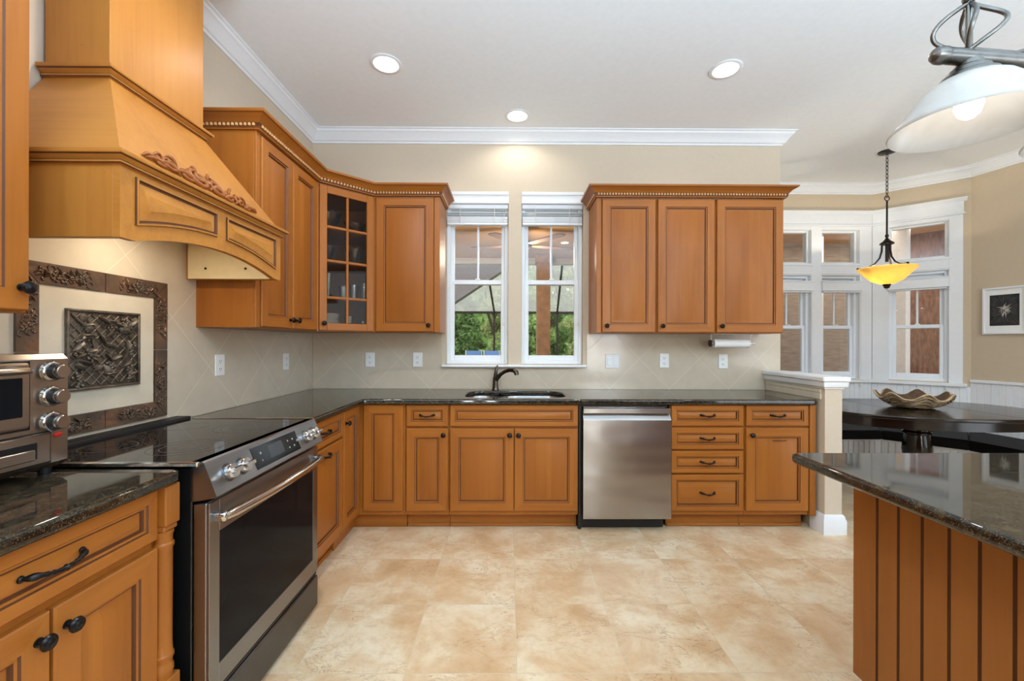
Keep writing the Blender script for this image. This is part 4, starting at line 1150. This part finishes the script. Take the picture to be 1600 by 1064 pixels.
t = thing('paper_towel_holder', 'white paper towel bracket fixed under the last wall cabinet', 'holder', (3.27, -.16, 1.377))
b = MB(); b.box(-.008, .33, -.02, .02, -.006, 0, .002); b.tube([(-.002, 0, -.005), (-.002, 0, -.075)], .005, 8); b.tube([(.312, 0, -.005), (.312, 0, -.055), (.314, 0, -.085)], .005, 8); b.tube([(-.004, 0, -.075), (.345, 0, -.075)], .006, 8); b.sphere((.345, 0, -.075), .009, 10); b.build('bracket', M['plate'], t)
b = MB(); b.lathe([(0, -.012), (.026, -.012), (.028, -.008), (.028, -.004), (0, -.004)], 20); b.xf(Matrix.Translation((-.002, 0, -.075)) @ Matrix.Rotation(PI / 2, 4, 'Y')); b.build('end_cap', M['bronze'], t)
b = MB(); b.lathe([(.012, .0), (.036, .0), (.036, .285), (.012, .285), (.012, 0)], 32, cap=False); b.xf(Matrix.Translation((3.284, -.16, 1.302)) @ Matrix.Rotation(PI / 2, 4, 'Y'))
tag(b.build('paper_towel_roll', M['paper']), 'thin roll of white paper towel under the last wall cabinet', 'paper towel')

# ------------------------------------------------------------------ island
IZ = .90
t = thing('kitchen_island', 'maple island with beaded plank side and overhanging granite top', 'island', (2.68, -1.99, 0))
IL, IW = 2.0, 1.7
plate2d('granite_top', [(.02, 0), (IL, 0), (IL, -IW), (0, -IW), (0, -.02), (.006, -.006)], [], IZ - .036, IZ, .012, M['granite'], t)
b = MB(); b.box(.226, IL - .08, -IW + .08, -.04, .11, IZ - .037); b.build('carcass', [W_I], t)
b = MB(); x = 0.0; pitch = .078; LL = IW - .13; pts = []; mats = []
n = int(LL / pitch); yy0 = -.030
o = []
def seg(p, q, m):
    s0 = len(b.v); b.v += [(p[0], p[1], .112), (q[0], q[1], .112), (q[0], q[1], IZ - .038), (p[0], p[1], IZ - .038)]; b.face([s0, s0 + 1, s0 + 2, s0 + 3], m)
xf_ = .214; y = yy0 - .016
first = .103
P = [((.226, yy0), 0), ((xf_, yy0), 0)]
ycur = yy0; wdt = first
for i in range(n):
    ye = ycur - wdt
    P += [((xf_, ye + .010), 0), ((xf_ + .005, ye + .008), 1), ((xf_ + .005, ye + .0065), 1), ((xf_, ye + .005), 1), ((xf_ + .005, ye + .003), 1), ((xf_ + .005, ye + .0015), 1), ((xf_, ye), 1)]
    ycur = ye; wdt = pitch
for (p, _), (q, m) in zip(P[:-1], P[1:]): seg(p, q, m)
b.build('beaded_side', [W_I, W_G], t, smooth=.2)
b = MB(); b.box(.27, IL - .14, -IW + .14, -.10, .001, .11, .002); b.build('plinth', [W_H], t)

# ------------------------------------------------------------------ ceiling downlights
CL = ['recessed downlight above the wall cabinets of the range side', 'recessed downlight in front of the three-door wall cabinets', 'recessed downlight close to the crown over the sink windows']
for i, (x, y) in enumerate(CANS):
    t = thing('recessed_downlight', CL[i] if i < 3 else 'recessed downlight in the ceiling of the room behind', 'ceiling light', (x, y, CZ), 0, 'recessed ceiling downlights')
    b = MB(); b.lathe([(.074, -.001), (.098, -.001), (.099, -.004), (.094, -.007), (.078, -.007), (.072, -.002), (.056, .05), (.056, .056), (.074, .056)], 32, cap=False); b.build('trim_ring', M['white'], t)
    b = MB(); b.lathe([(0, .036), (.02, .035), (.040, .038), (.047, .045)], 24, cap=False); b.build('lens', M['lens'], t)
    pw = (17, 18, 13, 54, 9, 6, 13)[i]
    light('downlight_beam', 'SPOT', (0, 0, .028), pw, (1, .96, .90), (0, 0, 0), t, spot_size=2.75, spot_blend=.6, shadow_soft_size=.05)

# ------------------------------------------------------------------ island chandelier
t = thing('island_chandelier', 'pewter bar chandelier with white alabaster shades above the island', 'chandelier', (3.437, -2.296, 0), math.radians(5.3))
BZ = 2.12
b = MB(); b.tube([(-.555, 0, BZ), (-.54, 0, BZ), (.54, 0, BZ), (.555, 0, BZ)], [.020, .0215, .0215, .020], 18); b.build('bar', M['pewter'], t)
for sx in (-1, 1):
    b = MB(); b.lathe([(.0215, 0), (.0235, .004), (.0235, .02), (.018, .034), (.008, .040), (0, .041)], 18); b.xf(Matrix.Translation((sx * .555, 0, BZ)) @ Matrix.Rotation(PI / 2 * sx, 4, 'Y')); b.build('bar_cap', M['pewter'], t)
def knot(x):
    b = MB(); b.tube([(x, 0, BZ + .02), (x, 0, BZ + .175)], .0085, 10)
    for k_ in range(4):
        a = k_ * PI / 2 + .5; P = []; R = []
        for i in range(41):
            f_ = i / 40; r = .060 * math.sin(PI * f_) * (1.25 if k_ % 2 else .75); aa = a + f_ * .8
            P.append((x + r * math.cos(aa), r * math.sin(aa), BZ + .022 + .135 * f_)); R.append(.006)
        b.tube(P, R, 8)
    b.lathe([(0, .16), (.013, .16), (.016, .17), (.012, .185), (.018, .20), (.014, .215), (.006, .225)], 16, (x, 0, BZ)); return b
for x in (-.48, .48): knot(x).build('scroll_knot', M['pewter'], t)
b = MB()
for x in (-.48, .48): b.tube([(x, 0, BZ + .22), (x, 0, CZ - .02)], .006, 8)
b.build('hanging_rod', M['pewter'], t)
b = MB(); b.tube([(-.46, .01, BZ + .035), (-.3, .02, BZ + .04), (-.15, .03, BZ + .09), (0, .03, BZ + .11), (.15, .03, BZ + .09), (.3, .02, BZ + .04), (.46, .01, BZ + .035)], [.004, .006, .007, .008, .007, .006, .004], 10); b.build('scroll_bar', M['pewter'], t)
b = MB()
for x in (-.48, .48): b.lathe([(0, 0), (.055, 0), (.06, -.01), (.05, -.02), (.012, -.03), (0, -.03)], 20, (x, 0, CZ - .001))
b.build('canopy', M['pewter'], t)
SR = .178
for x in (-.48, .0, .48):
    b = MB(); b.lathe([(0, -.015), (.030, -.015), (.034, -.028), (.046, -.036), (.050, -.048), (.064, -.056), (.068, -.066), (0, -.066)], 28, (x, 0, BZ)); hld = b.build('shade_holder', M['pewter'], t)
    pr = [(.050, -.060), (.070, -.066), (.094, -.082), (.114, -.104), (.132, -.132), (.152, -.158), (SR - .008, -.178), (SR, -.190), (SR - .003, -.195), (SR - .009, -.190), (.147, -.163), (.127, -.137), (.109, -.110), (.090, -.088), (.067, -.072), (.050, -.066)]
    b = MB(); b.lathe(pr, 56, (x, 0, BZ), cap=False); b.build('shade', M['alabaster'], t, smooth=1.2)
    b = MB(); b.lathe([(.014, -.066), (.014, -.085), (.022, -.10), (.030, -.125), (.031, -.142), (.024, -.162), (.012, -.173), (0, -.175)], 20, (x, 0, BZ)); b.build('bulb', M['bulb'], t)
    light('chandelier_glow', 'POINT', (x, 0, BZ - .16), 1.7, (1, .97, .93), parent=t, shadow_soft_size=.03)

# ------------------------------------------------------------------ nook: pendant, table, banquette, bowl, picture
t = thing('pendant_lamp', 'bronze pendant with an amber glass bowl hanging over the nook table', 'pendant lamp', (5.10, .30, 0))
b = MB(); b.lathe([(0, CZ - .022), (.02, CZ - .022), (.065, CZ - .012), (.068, CZ - .001), (0, CZ - .001)], 28); b.build('canopy', M['bronze'], t)
b = MB(); z = CZ - .022; i = 0
while z > 2.66:
    P = [(.009 * math.cos(a) * (1 if i % 2 else 0), .009 * math.cos(a) * (0 if i % 2 else 1), z - .022 + .022 * math.sin(a)) for a in [k_ * PI / 6 for k_ in range(12)]]
    b.tube(P, .0028, 6, closed=True); z -= .036; i += 1
b.build('chain', M['bronze'], t)
b = MB(); b.tube([(.022 * math.cos(a), 0, 2.632 + .022 * math.sin(a)) for a in [k_ * PI / 8 for k_ in range(16)]], .004, 8, closed=True); b.build('loop', M['bronze'], t)
b = MB(); b.tube([(0, 0, 2.61), (0, 0, 2.28)], .0075, 12); b.lathe([(0, 2.30), (.012, 2.30), (.014, 2.285), (.009, 2.27), (.014, 2.26), (.03, 2.24), (.052, 2.222), (.054, 2.212), (.040, 2.206), (0, 2.206)], 24); b.tube([(0, 0, 2.21), (0, 0, 2.05)], .012, 12); b.build('stem', M['bronze'], t)
for a in (.5, .5 + 2 * PI / 3, .5 + 4 * PI / 3):
    P = [(r * math.cos(a), r * math.sin(a), z) for (r, z) in ((.034, 2.208), (.036, 2.15), (.050, 2.09), (.085, 2.040), (.13, 2.012), (.17, 2.003), (.205, 2.003))]
    b = MB(); b.tube(P, [.008, .008, .0075, .007, .0065, .006, .006], 10); b.sphere((.208 * math.cos(a), .208 * math.sin(a), 2.003), .011, 12); b.build('arm', M['bronze'], t)
pr = [(.217, 1.994), (.204, 1.972), (.186, 1.964), (.158, 1.924), (.112, 1.878), (.06, 1.852), (.022, 1.846), (.022, 1.852), (.06, 1.858), (.110, 1.884), (.154, 1.930), (.183, 1.970), (.200, 1.979), (.212, 1.996)]
b = MB(); b.lathe(pr, 56, cap=False); b.build('bowl_shade', M['amber'], t, smooth=1.2)
b = MB(); b.lathe([(0, 1.846), (.030, 1.846), (.030, 1.836), (.022, 1.826), (.024, 1.818), (.012, 1.808), (0, 1.806)], 20); b.build('finial', M['bronze'], t)
for sx in (-.075, .075):
    b = MB(); b.sphere((sx, 0, 1.928), .024, 16); b.build('bulb', M['bulb'], t)
    light('pendant_glow', 'POINT', (sx * 1.0, 0, 1.884), 11, (1, .91, .76), parent=t, shadow_soft_size=.012)

t = thing('dining_table', 'dark espresso oval pedestal table in the breakfast nook', 'table', (5.06, -.03, 0), math.radians(-4))
TA, TB_ = .86, .575
def oval(a, b_, n=72): return [(a * abs(math.cos(x)) ** .9 * (1 if math.cos(x) > 0 else -1), b_ * abs(math.sin(x)) ** .9 * (1 if math.sin(x) > 0 else -1)) for x in [2 * PI * i / n for i in range(n)]]
plate2d('tabletop', oval(TA, TB_), [], .742, .770, .008, M['espresso'], t)
b = MB(); L = [[(x, y, z) for x, y in oval(TA - .045, TB_ - .045)] for z in (.672, .7415)]; b.loft(L); b.build('apron', M['espresso'], t)
b = MB(); b.lathe([(0, .672), (.10, .672), (.10, .640), (.086, .634), (.098, .622), (.098, .612), (.084, .604), (.098, .594), (.098, .584), (.084, .576), (.096, .566), (.096, .556), (.082, .548), (.09, .50), (.098, .42), (.085, .33), (.065, .28), (.08, .25), (.09, .2), (.09, .12), (0, .12)], 32); b.build('pedestal', M['espresso'], t)
for k_ in range(4):
    a = PI / 4 + k_ * PI / 2; P = [(r * math.cos(a), r * math.sin(a), z) for (r, z) in ((.05, .20), (.14, .19), (.24, .12), (.33, .06), (.38, .04))]
    b = MB(); b.tube(P, [.05, .045, .038, .034, .036], 12); b.build('foot', M['espresso'], t)
b = MB(); 
for x in (-.30, .30): b.box(x - .0012, x + .0012, -TB_ * .9, TB_ * .9, .7695, .7705)
b.build('leaf_seam', M['black'], t)

t = thing('banquette_bench', 'built-in nook bench with beadboard front and black cushions behind the table', 'bench', (0, 0, 0))
FR = [(4.05, .60), (5.32, .60), (5.72, .16), (5.78, -.25)]
BK = [(4.05, A1[1] - .03), (A1[0] - .03, A1[1] - .03), (A2[0] - .03, A2[1] - .01), (6.30, -.25)]
b = MB(); poly = FR + BK[::-1]; b.prism(poly, 2, .001, .36); b.build('bench_base', M['white'], t)
b = MB()
for i in range(3):
    a = Vector(FR[i] + (0,)); c = Vector(FR[i + 1] + (0,)); L = (c - a).length; n = int(L / .052); s0 = len(b.v)
    for j in range(n): b.box(j * .052 + .003, j * .052 + .049, -.010, -.0005, .02, .345, .002)
    b.xf(Matrix.Translation(a) @ Matrix.Rotation(math.atan2(c.y - a.y, c.x - a.x), 4, 'Z'), s0)
b.build('beadboard_front', M['white'], t)
def grow(p, q, e): return p
for i in range(3):
    a, c = FR[i], FR[i + 1]; a2, c2 = BK[i], BK[i + 1]
    cx, cy = (a[0] + c[0] + a2[0] + c2[0]) / 4, (a[1] + c[1] + a2[1] + c2[1]) / 4
    def inn(p, f_): return (p[0] + (cx - p[0]) * f_, p[1] + (cy - p[1]) * f_)
    Q = [a, c, c2, a2]; L = []
    d0 = Vector((c[1] - a[1], -(c[0] - a[0]))).normalized() * .03
    Q = [(a[0] + d0.x, a[1] + d0.y), (c[0] + d0.x, c[1] + d0.y), c2, a2]
    for (f_, z) in ((.05, .361), (.012, .372), (.005, .40), (.012, .438), (.05, .452)): L.append([inn(p, f_) + (z,) for p in Q])
    b = MB(); b.loft(L); b.build('seat_cushion', M['blackleather'], t)

t = thing('woven_bowl', 'wavy-rimmed woven seagrass bowl on the oval table', 'bowl', (5.03, -.03, .7705))
b = MB(); NN = 60; rows = []
def wave(a): return (.5 + .5 * math.cos(7 * a + .9)) ** 1.5
def bp(a, f_, off=0):
    r = .075 + .145 * f_ ** .75 * (1 + .10 * (wave(a) - .3) * f_) + off; z = .004 + f_ ** 1.5 * (.075 + .052 * wave(a)); return (1.16 * r * math.cos(a), r * math.sin(a), z)
for f_ in [i / 12 for i in range(13)]: rows.append([bp(2 * PI * i / NN, f_) for i in range(NN)])
for f_ in [i / 12 for i in range(12, -1, -1)]: rows.append([tuple(v + w for v, w in zip(bp(2 * PI * i / NN, f_, -.010), (0, 0, .006))) for i in range(NN)])
b.loft(rows); b.build('lining', M['weavedark'], t)
b = MB()
for k_ in range(240):
    a0 = random.uniform(0, 2 * PI); f0 = random.random() ** .7; P = []; da_ = random.uniform(.5, 1.3); df = random.uniform(-.16, .16)
    for i in range(9):
        u = i / 8; f_ = min(1.0, max(.02, f0 + df * u + .015 * math.sin(u * 9 + k_))); P.append(bp(a0 + da_ * u, f_, .004 + .004 * math.sin(u * 12 + k_)))
    b.tube(P, .0042, 5)
P = [bp(2 * PI * i / 90, 1.0, .0) for i in range(90)]; b.tube(P, .006, 6, closed=True)
b.build('woven_strands', M['weave'], t)

t = thing('framed_picture', 'white framed picture of a pale spiky flower on black hung in the nook', 'picture', (A2[0], A2[1], 0), ang3)
x0, x1, z0, z1 = .098, .405, 1.395, 1.836
b = MB(); f_ = .016
for (a, c, p, q) in ((x0, x0 + f_, z0, z1), (x1 - f_, x1, z0, z1), (x0 + f_, x1 - f_, z0, z0 + f_), (x0 + f_, x1 - f_, z1 - f_, z1)): b.box(a, c, -.030, -.001, p, q, .002)
b.build('frame', M['white'], t)
b = MB(); b.box(x0 + f_, x1 - f_, -.016, -.004, z0 + f_, z1 - f_); b.build('mat', M['mat'], t)
ax0, ax1, az0, az1 = .147, .352, 1.475, 1.766
b = MB(); b.box(ax0, ax1, -.0172, -.0158, az0, az1); b.build('print', M['artblack'], t)
b = MB(); cx, cz = (ax0 + ax1) / 2, (az0 + az1) / 2
for k_ in range(90):
    a = random.uniform(0, 2 * PI); r1 = random.uniform(.022, .082) * (.75 + .35 * abs(math.sin(a * 3))); c_, s_ = math.cos(a), math.sin(a); bend = random.uniform(-.4, .4)
    w_ = random.uniform(.0018, .0042); o = len(b.v); y = -.0176 - k_ * .00001; mid_ = r1 * .55
    tx_, tz_ = math.cos(a + bend), math.sin(a + bend)
    b.v += [(cx + c_ * .004, y, cz + s_ * .004), (cx + c_ * mid_ * .8 - s_ * w_, y, cz + s_ * mid_ + c_ * w_), (cx + tx_ * r1 * .8, y, cz + tz_ * r1), (cx + c_ * mid_ * .8 + s_ * w_, y, cz + s_ * mid_ - c_ * w_)]; b.face([o, o + 1, o + 2, o + 3], k_ % 3 == 0)
b.build('flower_motif', [M['artwhite'], M['artgrey']], t)
b = MB()
for k_ in range(64):
    a = 2 * PI * k_ / 64 + random.uniform(-.05, .05); c_, s_ = math.cos(a), math.sin(a); o = len(b.v); y = -.0173; r1 = min(.098 / max(.01, abs(c_)), .14 / max(.01, abs(s_))) * random.uniform(.75, .97)
    b.v += [(cx + c_ * r1 * .4, y, cz + s_ * r1 * .4), (cx + c_ * r1 - s_ * .0013, y, cz + s_ * r1 + c_ * .0013), (cx + c_ * r1 + s_ * .0013, y, cz + s_ * r1 - c_ * .0013)]; b.face([o, o + 1, o + 2])
b.build('ray_motif', M['artgrey'], t)

# ------------------------------------------------------------------ outdoors: lanai, cage, trees
b = MB(); b.box(-6, 14, .16, 5.2, -.16, -.06); struct(b.build('lanai_floor', M['concrete']))
b = MB(); b.box(-40, 60, 5.2, 70, -.30, -.12); struct(b.build('lawn_ground', M['grass']))
b = MB(); b.box(-6, NX - .13, .15, 3.6, 2.70, 2.78); struct(b.build('lanai_ceiling', M['tan']))
b = MB(); b.box(-6, 3.79, 3.42, 3.62, 2.615, 2.70, .004); b.box(-6, 3.79, 3.40, 3.42, 2.60, 2.66, .003); struct(b.build('lanai_beam', M['siding2']))
t = thing('lanai_post', 'square stained wood post of the lanai outside the sink window', 'post', (2.19, 3.20, -.06))
b = MB(); b.box(-.105, .105, -.105, .105, 0, 2.758, .006); b.build('shaft', M['lumber'], t)
b = MB(); b.box(-.125, .125, -.125, .125, 0, .16, .006); b.box(-.125, .125, -.125, .125, 2.62, 2.758, .006); b.build('collar', M['lumber'], t)
# ceiling fan
t = thing('ceiling_fan', 'wood bladed ceiling fan on the lanai outside the sink windows', 'fan', (1.82, 1.55, 2.70))
b = MB(); b.lathe([(0, 0), (.06, 0), (.05, -.03), (.012, -.04), (.012, -.16), (.09, -.18), (.10, -.24), (.06, -.28), (0, -.29)], 24); b.build('motor', M['darkmetal'], t)
for k_ in range(5):
    a = k_ * 2 * PI / 5 + .35; b = MB(); b.prism([(.10, -.03), (.20, -.055), (.62, -.07), (.66, -.04), (.66, .04), (.62, .07), (.20, .055), (.10, .03)], 2, -.226, -.216); b.build('blade', M['fan'], t, (0, 0, 0), a)
# two lanai downlights seen through the glass
for (x, y) in ((2.42, 2.35), (1.60, 2.6)):
    b = MB(); b.lathe([(0, -.003), (.05, -.003), (.05, -.0005), (0, -.0005)], 20, (x, y, 2.70)); tag(b.build('lanai_downlight', M['lens']), 'small lit downlight in the lanai ceiling', 'ceiling light', 'lanai downlights')
light('added_lanai_light', 'POINT', (1.82, 1.55, 2.34), 30, (1, .86, .70), shadow_soft_size=.08)  # added warm light to brighten the lanai ceiling; the fan carries no lamp
# neighbouring roof slope
b = MB(); b.prism([(-3.4, 3.7), (1.75, 3.7), (1.75, 3.10), (.0, 1.93), (-3.4, 1.93)], 1, 6.0, 6.3); b.prism([(-3.4, 1.90), (.0, 1.90), (1.80, 3.09), (1.80, 3.16), (.0, 1.98), (-3.4, 1.98)], 1, 5.75, 6.0)
struct(b.build('roof_wing', M['roofgrey']))
t = thing('pool_cage', 'dark metal screen cage frame beyond the lanai', 'screen cage', (0, 9.2, -.12))
b = MB()
for x in (-3.0, -1.0, 1.20, 3.1, 5.0): b.box(x - .03, x + .03, -.03, .03, 0, 2.35, .004)
b.build('upright', M['darkmetal'], t)
b = MB(); b.box(-3.0, 5.0, -.03, .03, 2.30, 2.37, .004); b.box(-3, 5, -.03, .03, .75, .79, .004); b.build('rail', M['darkmetal'], t)
b = MB()
for x in (-3.0, -1.0, 1.20, 3.1, 5.0): b.tube([(x, 0, 2.34), (x - .15, -2.6, 3.6)], .03, 6)
b.build('rafter', M['darkmetal'], t)
b = MB(); b.loft([[(x, y, z), (x, y, z + .004)] for (x, y, z) in ()] or [[(-3.2, -5.4, 2.80), (5.2, -5.4, 2.80), (5.2, -5.4, 2.804), (-3.2, -5.4, 2.804)], [(-3.2, -2.6, 3.62), (5.2, -2.6, 3.62), (5.2, -2.6, 3.624), (-3.2, -2.6, 3.624)], [(-3.2, 0, 2.36), (5.2, 0, 2.36), (5.2, 0, 2.364), (-3.2, 0, 2.364)]]); b.build('screen', M['screenmesh'], t)
for i, x in enumerate((.72, 1.22)):
    t = thing('patio_chair', ['blue sling patio chair on the lawn, farther from the lanai post', 'blue sling patio chair on the lawn, closer to the lanai post'][i], 'chair', (x, 8.0, -.12), .25)
    b = MB(); b.loft([[(-.2, -.02, .40), (.2, -.02, .40), (.2, .0, .40), (-.2, .0, .40)], [(-.2, .22, 1.20), (.2, .22, 1.20), (.2, .24, 1.20), (-.2, .24, 1.20)]]); b.build('back_sling', M['bluesling'], t)
    b = MB(); b.box(-.2, .2, -.45, 0, .38, .40, .004); b.build('seat_sling', M['bluesling'], t)
    b = MB()
    for sx in (-.22, .22): b.tube([(sx, -.45, 0), (sx, -.45, .39), (sx, 0, .39), (sx, .24, 1.21)], .014, 8); b.tube([(sx, .05, 0), (sx, -.02, .39)], .014, 8)
    b.build('frame', M['plate'], t)


def tree(loc, h, r, mat, n, label, trunk=.12, base=.25, seed=1, leafsize=.16, group='trees beyond the pool cage'):
    rd = random.Random(seed); t = thing('tree', label, 'tree', loc, 0, group)
    b = MB(); P = [(rd.uniform(-.1, .1) * k_, rd.uniform(-.1, .1) * k_, h * .92 * k_ / 5) for k_ in range(6)]; b.tube(P, [trunk * (1 - .14 * k_) for k_ in range(6)], 9); 
    for k_ in range(7):
        a = rd.uniform(0, 6.28); z = h * rd.uniform(.35, .8); b.tube([(0, 0, z), (r * .4 * math.cos(a), r * .4 * math.sin(a), z + h * .10), (r * .8 * math.cos(a), r * .8 * math.sin(a), z + h * .16)], [trunk * .4, trunk * .25, trunk * .1], 6)
    b.build('trunk', M['bark'], t)
    b = MB(); cl = []
    for k_ in range(44):
        a = rd.uniform(0, 6.28); z = rd.uniform(base, 1.0); rr = r * math.sqrt(rd.random()) * (1.1 - .6 * abs(z - .6)); cl.append((rr * math.cos(a), rr * math.sin(a), z * h, rd.uniform(.25, .55) * r * .8))
    for k_ in range(n):
        c = cl[rd.randrange(len(cl))]; p = Vector((rd.gauss(0, 1), rd.gauss(0, 1), rd.gauss(0, .8))); p = p.normalized() * c[3] * rd.uniform(.5, 1.0)
        p = Vector(c[:3]) + p
        u = Vector((rd.gauss(0, 1), rd.gauss(0, 1), rd.gauss(0, 1))).normalized(); w = u.cross(Vector((rd.gauss(0, 1), rd.gauss(0, 1), rd.gauss(0, 1)))).normalized()
        s_ = leafsize * rd.uniform(.6, 1.2); o = len(b.v)
        b.v += [tuple(p - u * s_), tuple(p + w * s_ * .45), tuple(p + u * s_), tuple(p - w * s_ * .45)]; b.face([o, o + 1, o + 2, o + 3])
    b.build('crown', mat, t, smooth=3.0)


TREES = [(-.35, 12.4, 3.6, 0, 'bushy dark green tree close behind the blue chairs, beside the roof slope'), (2.25, 12.2, 3.9, 1, 'leafy mid green tree directly behind the lanai post'), (4.85, 12.6, 3.4, 2, 'pale yellow-green tree at the outer edge of the second sink window'),
         (-2.0, 15.4, 6.0, 1, 'mid green tree mostly hidden behind the grey roof slope'), (.95, 15.6, 5.0, 2, 'pale green tree between the blue chairs and the sky gap'), (3.6, 15.4, 5.6, 0, 'dark green tree behind the pale one, past the lanai post'),
         (-.6, 18.6, 8.0, 0, 'tall dark tree far behind the roof slope'), (2.3, 18.8, 6.6, 1, 'tall mid green tree in the far row behind the post'), (5.1, 18.6, 7.4, 2, 'tall pale tree in the far row at the edge of the second sink window')]
for i, (x, y, h, mi, lb) in enumerate(TREES): tree((x, y, -.12), h, .92, LEAF[mi], 15000, lb, seed=i + 3, base=.04, trunk=.09, leafsize=.105)

rd = random.Random(99); b = MB()
for k_ in range(16000):
    p = Vector((rd.uniform(-9, 16), 27 + rd.uniform(-1.5, 1.5), 13.5 * rd.random() ** 1.3)); u = Vector((rd.gauss(0, 1), rd.gauss(0, .4), rd.gauss(0, 1))).normalized(); w = u.cross(Vector((rd.gauss(0, .4), 1, rd.gauss(0, .4)))).normalized(); s_ = rd.uniform(.18, .42); o = len(b.v)
    b.v += [tuple(p - u * s_), tuple(p + w * s_ * .6), tuple(p + u * s_), tuple(p - w * s_ * .6)]; b.face([o, o + 1, o + 2, o + 3])
o = b.build('treeline', LEAF[1], smooth=3.0); o['kind'] = 'stuff'; tag(o, 'distant line of woods closing the garden beyond the trees', 'woods')

# porch outside the nook
b = MB(); b.box(3.9, 9.5, 3.0, 3.12, -.06, 3.2); struct(b.build('wall_porch', M['siding']))
b = MB(); b.box(0, 4.2, -.06, .06, -.06, 3.2); struct(b.build('wall_porch_side', M['brownboard'], None, (7.0, 3.0, 0), math.radians(-50)))
for i, (x, y) in enumerate(((5.95, 2.4), (6.75, 1.95))):
    t = thing('porch_column', ['white square porch column outside the nook windows behind the table', 'white square porch column outside the angled bay window'][i], 'column', (x, y, -.06), .6)
    b = MB(); b.box(-.09, .09, -.09, .09, 0, 3.0, .008); b.build('shaft', M['siding2'], t); b = MB(); b.box(-.12, .12, -.12, .12, 0, .18, .008); b.build('plinth', M['siding2'], t)
b = MB(); b.box(NX, 9.5, 1.26, 3.0, 2.86, 2.95); struct(b.build('porch_ceiling', M['tan']))
light('porch_area_light', 'AREA', (6.3, 2.2, 2.8), 20, (1, .9, .8), shape='RECTANGLE', size=1.6, size_y=.6)  # warm area light just below the porch ceiling
